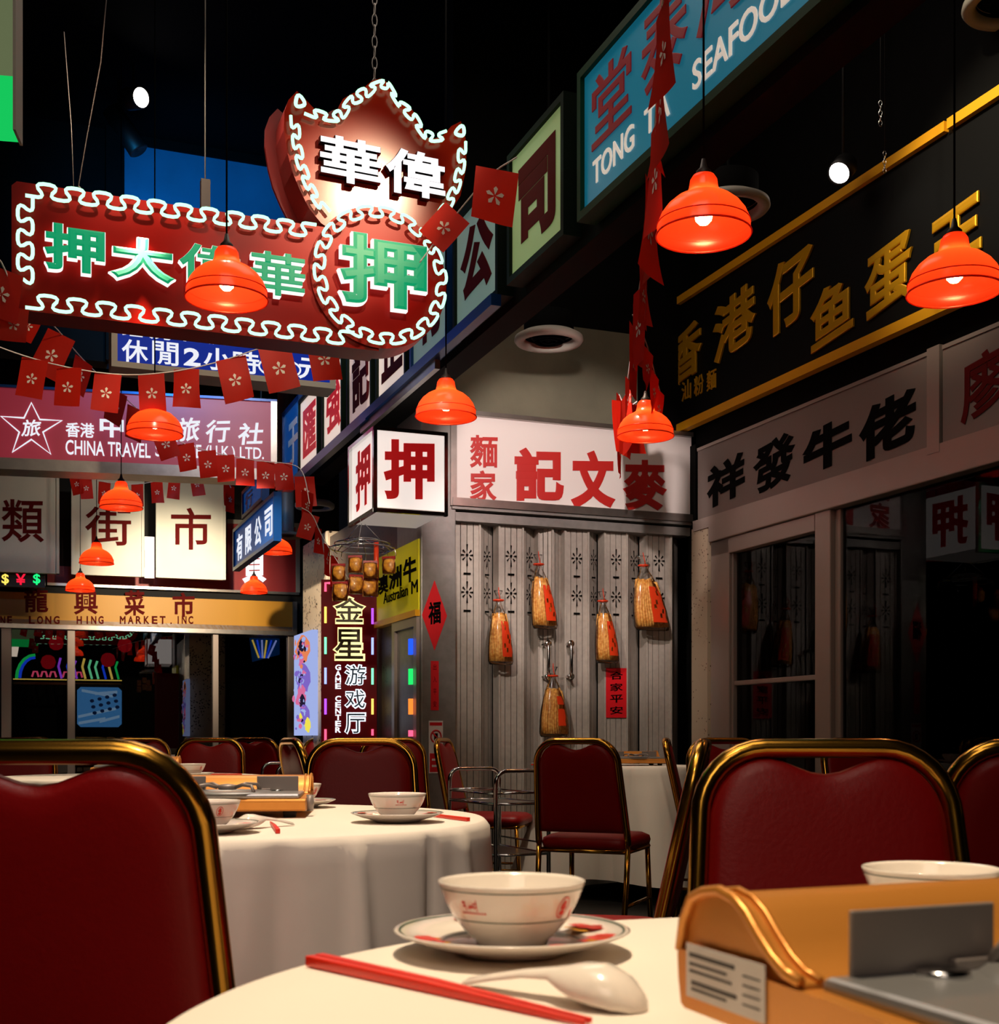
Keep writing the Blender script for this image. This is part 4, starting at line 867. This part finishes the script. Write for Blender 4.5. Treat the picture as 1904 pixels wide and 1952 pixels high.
# ------------------------------------------------------------------ hanging wire rack of snack packets
p = at(690, 1046, 7.75); T = thing('hanging_snack_rack', 'round chrome wire rack hung with packets in front of the yellow beef sign', 'snack rack', p)
m = MB()
for r_, z in ((.20, 0), (.17, .03), (.11, .05)): m.tube([(r_*cos(2*pi*k/32), r_*sin(2*pi*k/32), z) for k in range(32)], .004, 'chrome', 5, True)
for k in range(8): q = 2*pi*k/8; m.tube([(.0, 0, .06), (.2*cos(q), .2*sin(q), 0), (.21*cos(q), .21*sin(q), -.04), (.19*cos(q), .19*sin(q), -.05)], .003, 'chrome', 5)
m.build('wire_ring', T); m = MB()
for k in range(3): q = 2*pi*k/3+.5; m.tube([(.19*cos(q), .19*sin(q), 0), (0, 0, .17)], .003, 'chrome', 5)
m.tube([(0, 0, .17), (0, 0, .2)], .003, 'chrome', 5).build('hanger', T)
MB().tube([(.10, -.12, .02), (.10, -.12, -.2)], .016, 'bag_red', 8).build('red_tassel', T)
rnd = random.Random(3)
def packet(u, v, wd, ht, name_, lab, yaw=0):
    o = at(u, v, 7.5+rnd.uniform(-.06, .06)); X = thing('snack_packet', lab, 'snack packet', o, yaw, 'packets hanging on the wire rack'); mb = MB(); n = 7
    for sgn in (-1, 1):
        vs = [((i/n-.5)*wd, sgn*.022*sin(pi*i/n)**.6*sin(pi*j/n)**.6+.004*sin(3*i+j), -ht*j/n) for j in range(n+1) for i in range(n+1)]
        mb.add(vs, [(j*(n+1)+i, j*(n+1)+i+1, (j+1)*(n+1)+i+1, (j+1)*(n+1)+i) for j in range(n) for i in range(n)], 'snack', None, True)
    mb.build('pouch', X); MB().box(-wd/2, wd/2, -.006, .006, -.014, .004, 'shop_red').build('header_strip', X)
    MB().rings([[(wd*.52*cos(2*pi*k/12)*a, .03*sin(2*pi*k/12)*a, z) for k in range(12)] for a, z in ((.9, -.01), (1, -ht*.5), (.9, -ht))], 'plastic_film').build('wrapper', X)
for i, (u, v, lab) in enumerate(((645, 1076, 'golden snack packet at the left of the upper tier of the wire rack'), (677, 1060, 'golden snack packet in the middle of the upper tier of the wire rack'), (706, 1070, 'golden snack packet behind the red tassel of the wire rack'), (741, 1062, 'golden snack packet hanging over the yellow beef sign'), (648, 1110, 'golden snack packet at the left of the lower tier of the wire rack'), (680, 1097, 'golden snack packet in the middle of the lower tier of the wire rack'), (706, 1102, 'golden snack packet at the right of the lower tier of the wire rack'))):
    packet(u, v, .085 if i < 4 else .095, .10 if i < 4 else .11, 'p', lab, rnd.uniform(-.4, .4))
# ------------------------------------------------------------------ inside the far shop
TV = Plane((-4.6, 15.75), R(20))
T = thing('shop_television', 'old television with a pale blue screen of keys behind the far shop window', 'television', TV.loc(), TV.a)
a, b, c, d = TV.rect(147, 1310, 232, 1386); e = TV.rect(142, 1304, 237, 1412)
MB().box(e[0], e[1], .02, .4, e[2]-.3, e[3], 'shop_dark').build('cabinet', T, bevel=.02)
MB().prism([(p.x, p.y) for p in chaikin([(a, c), (b, c), (b, d), (a, d)], 3, True)] if 0 else [(a+.04, c), (b-.04, c), (b, c+.04), (b, d-.04), (b-.04, d), (a+.04, d), (a, d-.04), (a, c+.04)], -.0, .02, 'tv_blue').build('screen', T)
mb = MB(); W_, H_ = b-a, d-c
for r_ in range(3):
    for k in range(4):
        x = a+W_*(.28+.17*k+.03*r_); z = c+H_*(.66-.15*r_+.05*k-.05); mb.add([(x+W_*.05*(1+cos(2*pi*j/10)), -.004, z+H_*.045*(1+sin(2*pi*j/10))) for j in range(10)], [tuple(range(10))], 'tv_key')
for k, (x, z, w_, s_) in enumerate(((.02, .22, .85, .25), (.1, .88, .7, -.2), (.5, .1, .45, .3), (.03, .06, .6, .2), (.4, .8, .5, .1))):
    mb.add([(a+W_*x, -.003, c+H_*z), (a+W_*(x+w_), -.003, c+H_*(z+s_*w_)), (a+W_*(x+w_), -.003, c+H_*(z+s_*w_+.07)), (a+W_*x, -.003, c+H_*(z+.07))], [(0, 1, 2, 3)], 'tv_pale')
mb.build('picture', T)
a2, b2 = TV.rect(168, 1390, 180, 1405), TV.rect(196, 1390, 210, 1405)
T = thing('neon_reflections', 'coloured neon arches and tubes standing in for reflections in the far left window', 'neon display', TV.loc(), TV.a); m = MB()  # added glowing shapes in place of neon reflections in the window
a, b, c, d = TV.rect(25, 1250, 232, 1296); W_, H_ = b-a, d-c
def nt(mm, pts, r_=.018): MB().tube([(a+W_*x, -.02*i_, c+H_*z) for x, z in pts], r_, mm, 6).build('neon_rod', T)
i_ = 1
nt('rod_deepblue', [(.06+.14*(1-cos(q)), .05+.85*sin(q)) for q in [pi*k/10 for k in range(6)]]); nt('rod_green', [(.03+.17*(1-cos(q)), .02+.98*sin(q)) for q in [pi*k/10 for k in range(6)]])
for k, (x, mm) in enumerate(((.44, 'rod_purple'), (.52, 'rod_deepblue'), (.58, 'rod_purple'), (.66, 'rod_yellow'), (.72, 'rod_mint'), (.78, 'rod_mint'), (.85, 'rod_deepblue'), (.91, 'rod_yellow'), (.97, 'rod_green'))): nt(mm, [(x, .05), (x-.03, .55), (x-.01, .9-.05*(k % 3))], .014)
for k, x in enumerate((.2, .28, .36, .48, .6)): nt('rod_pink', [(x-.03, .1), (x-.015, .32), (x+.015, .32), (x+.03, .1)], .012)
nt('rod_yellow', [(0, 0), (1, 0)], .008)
MB().box(a, b, .05, .1, c-.06, c-.03, 'wood').build('added_shelf', T)
T = thing('logo_reflection', 'small fan-shaped blue and yellow stand-in for a sign reflection at the right of the far windows', 'sign', TV.loc(), TV.a)  # reflection of a colourful sign, built as a glowing panel inside
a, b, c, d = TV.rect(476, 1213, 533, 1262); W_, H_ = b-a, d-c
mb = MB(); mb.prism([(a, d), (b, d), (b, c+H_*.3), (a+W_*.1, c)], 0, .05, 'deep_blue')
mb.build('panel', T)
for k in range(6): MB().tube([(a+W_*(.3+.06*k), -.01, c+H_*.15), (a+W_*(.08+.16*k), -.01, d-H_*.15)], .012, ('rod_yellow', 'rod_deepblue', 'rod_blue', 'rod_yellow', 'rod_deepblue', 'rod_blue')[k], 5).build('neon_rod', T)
for i, (px, py, lab) in enumerate(((107, 1226, 'red stand-in reflection glowing behind the left pane of the far shop'), (92, 1262, 'red stand-in reflection over the neon arches of the far shop'), (238, 1230, 'red stand-in reflection right of the neon tubes in the far shop'), (206, 1258, 'lower red stand-in reflection beside the far shop neon tubes'))):  # added red glowing bodies standing in for reflections in the panes
    p = at(px, py, 15.6); T = thing('red_reflection', lab, 'lantern', p, 0, 'red stand-in reflections in the far shop')
    MB().lathe([(0.03, -.085), (.07, -.06), (.09, 0), (.07, .06), (.03, .085)], 'reflected_red', 18, cap=True).build('glow_body', T); MB().tube([(0, 0, .085), (0, 0, .6)], .004, 'cord', 4).build('cord', T)
# ------------------------------------------------------------------ dim objects inside the right-hand shop
RB = Plane((1.30+.932*1.2, 8.6+.362*1.2), A1)
T = thing('shop_freezer', 'faint blue glowing freezer edge deep behind the right-hand window', 'freezer', RB.loc(), RB.a)
a, b, c, d = RB.rect(1772, 1188, 1836, 1216)
MB().box(a, b, 0, .4, c-.55, d-.07, 'black_gloss').build('cabinet', T); MB().box(a, b, -.01, .3, c, d-.07, 'freezer_blue').box(a, b-.1, -.005, .3, d-.02, d, 'freezer_dim').build('light_strip', T)
# ------------------------------------------------------------------ chairs
def make_chair():
    T = thing('banquet_chair', 'proto', 'chair', (0, 0, 0), 0, 'red vinyl banquet chairs')
    ztop = .903
    def hw(z):
        if z < .80: return .205-.018*max(0, (z-.5)/.3)
        q = min(1, (z-.80)/(ztop-.80)); return .087+.10*sqrt(max(0, 1-q*q))
    def yb(z): return .185+max(0, z-.45)*.22+(.05*(.45-z)/.45 if z < .45 else 0)
    pts = [(-.195, 0), (-.205, .25), (-.207, .45), (-.205, .52), (-.187, .80)]+[(-.087-.10*cos(q), .80+(ztop-.80)*sin(q)) for q in [pi/2*k/8 for k in range(1, 9)]]+[(0, ztop)]
    pts = pts+[(-x, z) for x, z in pts[::-1][1:]]
    up = [i for i, (x, z) in enumerate(pts) if z >= .42]
    path = [(x, yb(z), z) for x, z in pts]
    a, b = up[0], up[-1]
    MB().tube(path[a:b+1], .0152, 'brass', 12, up=(0, 1, 0), flat=1.1).build('back_frame', T)
    MB().tube(path[:a+1], .0125, 'brass', 8).build('leg', T); MB().tube(path[b:], .0125, 'brass', 8).build('leg', T)
    for s in (-1, 1):
        MB().tube([(s*.195, -.215, 0), (s*.19, -.2, .2), (s*.185, -.185, .425)], .012, 'brass', 8).build('leg', T)
    # padded back: outline follows the frame and dips in the middle of its top edge
    out = []; g = .0115
    def top(x):
        u_ = abs(x)/.187; z = ztop-.0145-(ztop-.80)*(1-sqrt(max(0, 1-max(0, (abs(x)-.087)/(.1-g+.0008))**2)))
        return max(.80, z-.024*(.5+.5*cos(pi*min(1, abs(x)/.088))))
    zb = .50; N = 26; g = .0125
    for k in range(12): z = zb+.30*k/11; out.append((hw(z)-g, z))
    for k in range(1, N): x = (.187-g)*cos(pi*k/N); out.append((x, top(x)))
    for k in range(12): z = .80-.30*k/11; out.append((-(hw(z)-g), z))
    for k in range(1, 8): out.append((-(hw(zb)-g)*(1-2*k/8), zb))
    cx, cz = 0, .69
    rg_ = []
    for t, s in ((-1, .0), (-1, .5), (-.97, .75), (-.85, .9), (-.55, .98), (0, 1.0), (.55, .98), (.85, .9), (.97, .75), (1, .5), (1, .0)):
        rg_.append([(cx+(x-cx)*s, yb(cz+(z-cz)*s)+t*.021, cz+(z-cz)*s) for x, z in out])
    MB().rings(rg_, 'vinyl', cap=False).build('backrest', T)
    # seat
    def sq(w_, d_, z, n=40, e=.32):
        r_ = []
        for k in range(n):
            q = 2*pi*k/n; c_, s_ = cos(q), sin(q); r_.append((w_*math.copysign(abs(c_)**e, c_), -.01+d_*math.copysign(abs(s_)**e, s_), z))
        return r_
    MB().rings([sq(.19, .19, .425), sq(.208, .205, .43), (sq(.213, .21, .45)), sq(.208, .205, .47), sq(.18, .18, .484), sq(.1, .1, .49)], 'vinyl').build('seat', T)
    MB().tube([(-.19, -.19, .418), (.19, -.19, .418), (.2, .185, .418), (-.2, .185, .418)], .0115, 'brass', 6, True).build('seat_frame', T)
    for s in (-1, 1): MB().tube([(s*.195, -.2, .18), (s*.2, .205, .18)], .008, 'brass', 6).build('stretcher', T)
    return T
CH = [  # px of the back, depth, heading, label
 ((-.53, 1.73), 180, 'large red vinyl chair in the lower left foreground seen from behind'),
 ((.475, 1.62), -3, 'red vinyl chair with gold frame behind the near table, beside the gold stove'),
 ((1.02, 2.55), 176, 'dark red chair cut off by the right edge behind the near right chair'),
 ((.185, 2.92), -101, 'red chair seen edge on, leaning left of the near right chair'),
 ((.44, 5.72), 157, 'red chair seen from behind with its seat showing, right of the trolley'),
 ((-.05, 7.2), 78, 'red chair seen from the side between the pilaster and the trolley'),
 ((-.476, 4.25), 4, 'red chair with bright top rail behind the second table, under the maroon neon sign'),
 ((-.55, 5.0), 112, 'dark chair with gold edge just left of the chair behind the second table'),
 ((-1.66, 7.0), 2, 'red chair with bright gold frame behind the far left table'),
 ((-2.3, 8.2), 24, 'red chair half hidden left of the bright gold framed one'),
 ((-1.58, 8.9), 158, 'dark red chair back standing under the glowing poster'),
 ((-2.0, 10.2), 20, 'small dark chair right of the far white tablecloth'),
 ((-1.52, 10.4), -10, 'small dark red chair at the foot of the speckled pillar'),
 ((-.60, 7.25), 8, 'red chair top showing against the left edge of the grey pilaster'),
 ((1.12, 6.3), 80, 'red chair with sparkling gold edge right of the corner table stove'),
 ((1.72, 5.4), 30, 'red chair top peeking over the near right chair, under the right-hand window'),
 ((1.1, 5.35), 20, 'dark red chair top left of the window mullion over the near right chair'),
 ((-2.45, 6.25), 10, 'chair top with gold glints over the large left foreground chair')]
cp = None
for (x, y), a, lab in CH:
    if cp is None: cp = T = make_chair(); T.location = (x, y, 0); T.rotation_euler = (0, 0, R(a)); T['label'] = lab
    else: dup(cp, (x, y, 0), R(a), lab)
# ------------------------------------------------------------------ tables and cloths
def table(x, y, r, lab, zt=.75, bottom=.28, folds=9, amp=.03, ph=0, sq=.02, seed=1, flat=0):
    T = thing('round_table', 'round table hidden under '+lab, 'table', (x, y, 0), 0, 'round dining tables')
    MB().lathe([(0, zt-.03), (r-.006, zt-.03), (r-.006, zt-.004), (0, zt-.004)], 'wood', 48).build('tabletop', T)
    MB().lathe([(.05, .03), (.04, .06), (.035, zt-.03)], 'black_paint', 20).build('pedestal', T); MB().lathe([(0, .0), (r*.6, .0), (r*.6, .02), (.05, .05), (0, .05)], 'black_paint', 32).build('foot', T)
    rnd = random.Random(seed); mb = MB(); n = 320; prof = []
    for q in [k/8 for k in range(9)]: prof.append((r*q, zt+.001, 0))
    prof += [(r+.004, zt-.001, 0), (r+.009, zt-.006, 0), (r+.012, zt-.015, .02)]
    m_ = 16
    for k in range(1, m_+1): prof.append((r+.012, zt-.015-(zt-.015-bottom)*k/m_, k/m_))
    ph2 = [rnd.uniform(0, 6) for _ in range(4)]
    creases = [(2*pi*(k+rnd.uniform(-.35, .35))/(folds*2)+ph, rnd.uniform(.07, .17), rnd.uniform(.4, 1.1)*(1 if k % 2 else -.6)) for k in range(folds*2)]
    if flat: creases = [c for c in creases if abs((c[0]+pi) % (2*pi)-pi) > flat]
    rg_ = []
    for rr_, z, t in prof:
        ring = []
        for k in range(n):
            q = 2*pi*k/n
            d = .012*t+amp*.3*t**.45
            for qa, wd_, am in creases:                    # pressed pleats: sharp ridges that widen downwards
                dq = abs((q-qa+pi) % (2*pi)-pi); d += am*amp*t**.45*max(0, 1-dq/(wd_*(.4+.6*t)))+sq*t*abs(cos(2*q+ph2[2]))**2*.8
            zz = z-(sq*1.2*t*abs(cos(2*q+ph2[2]))**2 if t > .3 else 0)
            ring.append(((rr_+d)*cos(q), (rr_+d)*sin(q), zz))
        rg_.append(ring)
    C_ = thing('tablecloth', lab, 'tablecloth', (x, y, 0), 0, 'white tablecloths')
    mb.rings(rg_[1:], 'cloth', cap=False); mb.add([(0, 0, zt+.001)]+rg_[1], [(0, k+1, (k+1) % n+1) for k in range(n)], 'cloth', None, True)
    mb.build('cloth', C_)
table(.277, .72, .472, 'white tablecloth of the near table in the foreground', seed=1, amp=.02, sq=.02)
table(-.60, 2.62, .565, 'white tablecloth of the second table beside the large left chair', seed=2, folds=12, ph=.4, bottom=.2, amp=.055, sq=.0, flat=.30)
table(-1.58, 5.42, .56, 'white tablecloth of the far left table behind the second stove', seed=3, folds=9)
table(.74, 7.5, .42, 'white tablecloth of the corner table in front of the shutter', seed=4, folds=8, bottom=.12)
table(-2.75, 11.8, .5, 'small far white tablecloth left of the dark chairs', seed=5)
TZ = .7515
# ------------------------------------------------------------------ crockery
def make_saucer(): 
    T = thing('saucer', 'proto', 'saucer', (0, 0, 0), 0, 'printed white saucers')
    PL = MB().lathe([(0, .004), (.034, .004), (.04, .0), (.045, .0015), (.052, .005), (.072, .010), (.090, .017), (.0925, .0185), (.0905, .0195), (.071, .0135), (.052, .0085), (.044, .007), (0, .007)], 'ceramic', 64).build('plate', T)
    m = MB().lathe([(.0885, .0193), (.0865, .0186)], 'green_line', 64).lathe([(.0545, .0094), (.0530, .0090)], 'green_line', 64)
    m.build('rim_lines', PL)
    rnd = random.Random(4)
    for c0, sp in ((3.5, 1), (.5, .8), (2.0, .9), (5.2, .8), (5.9, .7)):
        p = MB()
        for k in range(10):
            q = c0+rnd.uniform(-.22, .22)*sp; r_ = rnd.uniform(.062, .079); z = .0092+(r_-.052)/.0385*.0103+.0008; s_ = rnd.uniform(.004, .0085)
            p.add([(r_*cos(q)+s_*cos(2*pi*j/6+k)*1.5, r_*sin(q)+s_*sin(2*pi*j/6+k), z) for j in range(6)], [tuple(range(6))], 'red_print' if k % 4 else 'shop_yellow')
        p.build('red_motif', PL, label='red and yellow printed motif')
    return T
BP = [(0, .002), (.022, .002), (.026, .0), (.0275, .0), (.029, .004), (.036, .010), (.045, .021), (.0515, .033), (.0555, .043), (.0572, .0475), (.0575, .0495), (.0562, .0498), (.0548, .047), (.050, .034), (.043, .021), (.033, .011), (.02, .008), (0, .008)]
def rb_(z):
    for (a, za), (b, zb_) in zip(BP[4:9], BP[5:10]):
        if za <= z <= zb_: return a+(b-a)*(z-za)/(zb_-za)
    return .0572
def make_bowl():
    T = thing('rice_bowl', 'proto', 'bowl', (0, 0, 0), 0, 'white bowls with green lines and red marks')
    BB = MB().lathe(BP, 'ceramic', 72).build('bowl_body', T)
    m = MB()
    for z, h_ in ((.0445, .0008), (.0215, .0008)): m.lathe([(rb_(z)+.0003, z), (rb_(z+h_)+.0003, z+h_)], 'green_line', 72)
    m.build('green_lines', BB); p = MB()
    def on(q, z, o=.0004): r_ = rb_(z)+o; return (r_*sin(q), -r_*cos(q), z)
    c, zc = .85, .0325                                        # oval seal
    n = 24
    vs = [on(c+.125*s*cos(2*pi*k/n), zc+.0085*s*sin(2*pi*k/n)) for s in (1, .86) for k in range(n)]
    p.add(vs, [(k, (k+1) % n, n+(k+1) % n, n+k) for k in range(n)], 'red_print')
    for a, b, r1, r2 in ((0, .0032, .045, .0028), (0, -.004, .06, .0022), (.03, 0, .03, .002), (-.04, .001, .025, .0024), (.0, -.0005, .03, .0014)):
        p.add([on(c+a+r1*cos(2*pi*k/8), zc+b+r2*sin(2*pi*k/8), .0006) for k in range(8)], [tuple(range(8))], 'red_print')
    p.build('red_seal', BB, label='red oval seal'); p = MB(); rnd = random.Random(9); c, zc = -.62, .035                   # small red mark, too fine to read
    for i in range(3):
        for k in range(5):
            a = c-.13+.1*i+rnd.uniform(-.03, .03); z = zc+rnd.uniform(-.0025, .0025); h = rnd.choice(((.03, .0005), (.006, .0025)))
            p.add([on(a-h[0], z-h[1], .0005), on(a+h[0], z-h[1], .0005), on(a+h[0], z+h[1], .0005), on(a-h[0], z+h[1], .0005)], [(0, 1, 2, 3)], 'red_print')
    for i in range(9):
        a = c-.2+.05*i; z = zc-.006; p.add([on(a-.017, z-.0008), on(a+.017, z-.0008), on(a+.017, z+.0006), on(a-.017, z+.0006)], [(0, 1, 2, 3)], 'red_print')
    p.build('red_mark', BB, label='small red mark')
    return T
SETS = [((.0095, .985), 0, 'front of the near table', 0), ((.37, 1.08), .9, 'near table behind the gold stove', 0),
 ((-.203, 2.5), .85, 'right side of the second table', 0), ((-.515, 2.22), -.2, 'second table beside the large left chair', 0),
 ((-.485, 3.02), .3, 'second table behind its stove', 0), ((-1.29, 5.28), .2, 'far left table', 0), ((.27, 7.28), .2, 'corner table in front of the shutter', 0)]
bp = sp = None
for (x, y), rz, where, _ in SETS:
    ls, lb = 'printed white saucer under the bowl on the '+where.replace(', lower one', ''), 'white bowl with red seal on the '+where
    if sp is None:
        sp = make_saucer(); sp.location = (x, y, TZ); sp['label'] = ls; bp = make_bowl(); bp.location = (x, y, TZ+.0072); bp['label'] = lb
    else:
        dup(sp, (x, y, TZ), rz, ls); dup(bp, (x, y, TZ+.0072), rz, lb)
# ------------------------------------------------------------------ spoons and chopsticks
def make_spoon():
    T = thing('soup_spoon', 'proto', 'spoon', (0, 0, 0), 0, 'white ceramic soup spoons'); rg_ = []   # upside down, bowl at +x
    for x, hw_, h_, zc in ((-.085, .004, .003, .004), (-.08, .0085, .004, .006), (-.06, .008, .004, .011), (-.035, .0075, .0045, .016), (-.012, .010, .0065, .018), (0, .017, .012, .015), (.012, .0215, .018, .012), (.026, .0225, .0205, .010), (.04, .0195, .017, .0075), (.05, .012, .010, .005), (.054, .004, .003, .003)):
        rg_.append([(x, hw_*cos(q), max(0, zc-.004+h_*sin(q)) if sin(q) > 0 else max(0, zc-.004+.25*h_*sin(q))) for q in [2*pi*k/18 for k in range(18)]])
    MB().rings(rg_, 'ceramic').build('spoon_body', T); return T
s1 = make_spoon(); p = on_z(1125, 1915, TZ); s1.location = (p.x-.012, p.y+.01, TZ+.0005); s1.rotation_euler = (0, 0, R(-36)); s1['label'] = 'white soup spoon lying face down in front of the near bowl'
dup(s1, on_z(492, 1578, TZ)+Vector((0, 0, .0005)), R(-130), 'white soup spoon lying face down in front of the second table stove')
def make_stick():
    T = thing('chopstick', 'proto', 'chopstick', (0, 0, 0), 0, 'red chopsticks')
    def s4(x, h_): return [(x, -h_, 0), (x, h_, 0), (x, h_, 2*h_), (x, -h_, 2*h_)]
    MB().rings([s4(0, .0038), s4(.13, .0034), s4(.27, .0016)], 'chopstick_red').build('stick', T, bevel=.0006); return T
c1 = make_stick(); p = on_z(608, 1838, TZ); c1.location = (p.x, p.y, TZ+.0005); c1.rotation_euler = (0, 0, R(-46)); c1['label'] = 'red chopstick lying across the front of the near table, the far one of the pair'
dup(c1, (p.x-.006, p.y-.008, TZ+.0005), R(-45.4), 'red chopstick lying across the near table, the front one of the pair')
p = on_z(523, 1578, TZ); q = on_z(507, 1556, TZ)
dup(c1, (on_z(530, 1589, TZ).x, on_z(530, 1589, TZ).y, TZ+.0005), atan2(q.y-p.y, q.x-p.x), 'red chopstick pointing to the viewer beside the spoon on the second table')
p = on_z(893, 1566, TZ); dup(c1, (p.x, p.y, TZ+.0005), R(118), 'red chopstick at the right edge of the second table')
p = on_z(461, 1478, TZ); dup(c1, (p.x, p.y, TZ+.0005), R(176), 'red chopstick at the right edge of the far left table')
p = on_z(1012, 1459, TZ); dup(c1, (p.x, p.y, TZ+.0005), R(8), 'red chopstick on the left edge of the corner table')
# ------------------------------------------------------------------ gas stoves
def make_stove():
    T = thing('gas_stove', 'proto', 'stove', (0, 0, 0), 0, 'gold portable gas stoves')     # x long side, hump at +y
    L = .34; D = .27; x0, x1 = -L/2, L/2
    def V(v): return D/2-v            # v: distance from the back
    hump = [(0, .016), (-.003, .03), (-.004, .045), (.0, .062), (.009, .076), (.022, .081), (.038, .0835), (.052, .081), (.064, .0745), (.076, .064), (.088, .055), (.1, .049), (.112, .047), (.112, .016)]
    body = [(0, .016), (-.003, .03), (-.004, .045), (0, .047), (.27, .040), (.274, .036), (.272, .018), (.268, .014), (.004, .014)]
    def ext(mb, prof, a, b, m):
        n = len(prof); v = [(a, V(p), z) for p, z in prof]+[(b, V(p), z) for p, z in prof]
        mb.add(v, [tuple(range(n)), tuple(range(n, 2*n))[::-1]], m); mb.add(v, [(i, (i+1) % n, n+(i+1) % n, n+i) for i in range(n)], m)
    mb = MB(); ext(mb, body, x0, x1, 'stove_gold'); mb.build('lower_body', T, bevel=.003)
    mb = MB(); ext(mb, hump, x0+.004, x1-.004, 'stove_gold'); o = mb.build('canister_cover', T, bevel=.002)
    for p in o.data.polygons: p.use_smooth = len(p.vertices) == 4 
    hp = [(v, z) for v, z in hump[2:-1]]
    for xx in (x0+.002, x1-.002):
        MB().tube([(xx, V(v), z+.0012) for v, z in hp], .0032, 'stove_gold', 8).tube([(xx+(.012 if xx < 0 else -.012), V(v), z+.001) for v, z in hp], .0022, 'stove_gold', 8).build('cover_bead', o)
    TPL = MB().box(x0+.012, x1-.012, V(.268), V(.114), .040, .0505, 'stove_grey').build('top_plate', T, bevel=.004)
    M_ = Matrix.Translation((.0, V(.19), .0505))
    MB().lathe([(.095, 0), (.09, .003), (.078, .004), (.07, .002), (.06, -.004), (.03, -.004), (0, -.004)], 'stove_grey', 48, M_).build('drip_ring', TPL)
    b = MB().lathe([(0, .006), (.018, .006), (.022, .012), (.02, .016), (.006, .018), (0, .018)], 'guard_grey', 28, M_)
    for k in range(4):
        q = pi/4+pi/2*k; b.tube([(.028*cos(q), V(.19)+.028*sin(q), .062), (.05*cos(q), V(.19)+.05*sin(q), .068), (.08*cos(q), V(.19)+.08*sin(q), .066), (.088*cos(q), V(.19)+.088*sin(q), .053)], .004, 'guard_grey', 6)
    b.build('burner', TPL)
    for s in (-1, 1):                # wind guards: upright plates wrapping the rear corners of the burner
        g = MB(); xa = s*.145; xb = s*.055
        g.box(min(xa, xb), max(xa, xb), V(.122), V(.119), .05, .083, 'guard_grey').box(min(xb, xb+s*.03), max(xb, xb+s*.03), V(.128), V(.122), .05, .056, 'guard_grey')
        WG = g.build('wind_guard', T, bevel=.001)
        MB().lathe([(0, .0), (.014, .0), (.013, .003), (0, .0035)], 'chrome', 20, Matrix.Translation((s*.10, V(.135), .0505))).build('guard_clip', WG)
    lb = MB(); M2 = Matrix.Translation((x0-.0006, 0, 0))
    ya, yb_ = V(.008), V(.086); lb.box(-.0006, 0, yb_, ya, .022, .052, 'label_white', M2)
    for z, a, b_ in ((.0465, .012, .058), (.041, .012, .05), (.037, .012, .055), (.031, .014, .06), (.027, .014, .05)):
        lb.box(-.001, -.0005, V(b_), V(a), z-.0007-(.0009 if z in (.0465, .031) else 0), z+.0007, 'label_ink', M2)
    for k in range(4): lb.box(-.001, -.0005, V(.082), V(.066), .028+.005*k, .0288+.005*k, 'label_ink', M2)
    lb.build('rating_label', T, label='white printed rating label')
    for sx in (-1, 1):
        for sy in (-1, 1): MB().lathe([(0, 0), (.013, 0), (.015, .014), (0, .015)], 'rubber', 16, Matrix.Translation((sx*.135, sy*.10, 0))).build('foot', T)
    MB().lathe([(0, 0), (.018, 0), (.017, .014), (0, .016)], 'guard_grey', 20, Matrix.Translation((x1-.002, V(.2), .028)) @ Matrix.Rotation(pi/2, 4, 'Y')).build('knob', T)
    return T
st = make_stove(); a = R(22); c_ = Vector((.104, .722)); ctr = c_+Vector((cos(a), sin(a)))*.17+Vector((sin(a), -cos(a)))*.135
st.location = (ctr.x, ctr.y, TZ); st.rotation_euler = (0, 0, a); st['label'] = 'gold gas stove in the lower right foreground with grey plate and white label'
dup(st, (-.585, 2.74, TZ), R(5), 'cream gold gas stove on the second table with grey wind guards')
dup(st, (-1.56, 5.42, TZ), R(8), 'gold gas stove on the far left table, past the large left chair')
dup(st, (.80, 7.52, TZ), R(8), 'gold gas stove on the corner table beside the shutter')
# ------------------------------------------------------------------ trolley
def make_trolley():
    T = thing('serving_trolley', 'steel tube trolley with two shelves left of the chair seen from behind', 'trolley', (0, 0, 0), 0, 'steel tube trolleys')
    W, L = .30, .55; r_ = .011
    for y in (0, L):
        pts = [(0, y, .09), (0, y, .68)]+[(.06-.06*cos(q), y, .69+.06*sin(q)) for q in [pi/2*k/6 for k in range(1, 7)]]+[(W-.06+.06*sin(q), y, .69+.06*cos(q)) for q in [pi/2*k/6 for k in range(0, 7)]]+[(W, y, .68), (W, y, .09)]
        MB().tube(pts, r_, 'chrome', 8).tube([(0, y, .64), (W, y, .64)], .008, 'chrome', 6).build('end_frame', T)
    for z in (.585, .33):
        MB().box(.0, W, 0, L, z-.004, z, 'alu').tube([(0, 0, z), (W, 0, z), (W, L, z), (0, L, z)], .008, 'chrome', 6, True).tube([(0, 0, z+.05), (0, L, z+.05)], .005, 'chrome', 6).tube([(W, 0, z+.05), (W, L, z+.05)], .005, 'chrome', 6).build('shelf', T)
    for x in (0, W):
        for y in (0, L): MB().lathe([(0, -.013), (.035, -.013), (.04, 0), (.035, .013), (0, .013)], 'rubber', 20, Matrix.Translation((x, y, .04)) @ Matrix.Rotation(pi/2, 4, 'X')).box(x-.008, x+.008, y-.018, y+.018, .04, .095, 'chrome').build('caster_wheel', T)
    return T
tr = make_trolley(); tr.location = (-.018, 6.25, 0); tr.rotation_euler = (0, 0, R(27))
dup(tr, (-1.36, 7.7, 0), R(20), 'far steel tube trolley beside the dark chair under the poster')
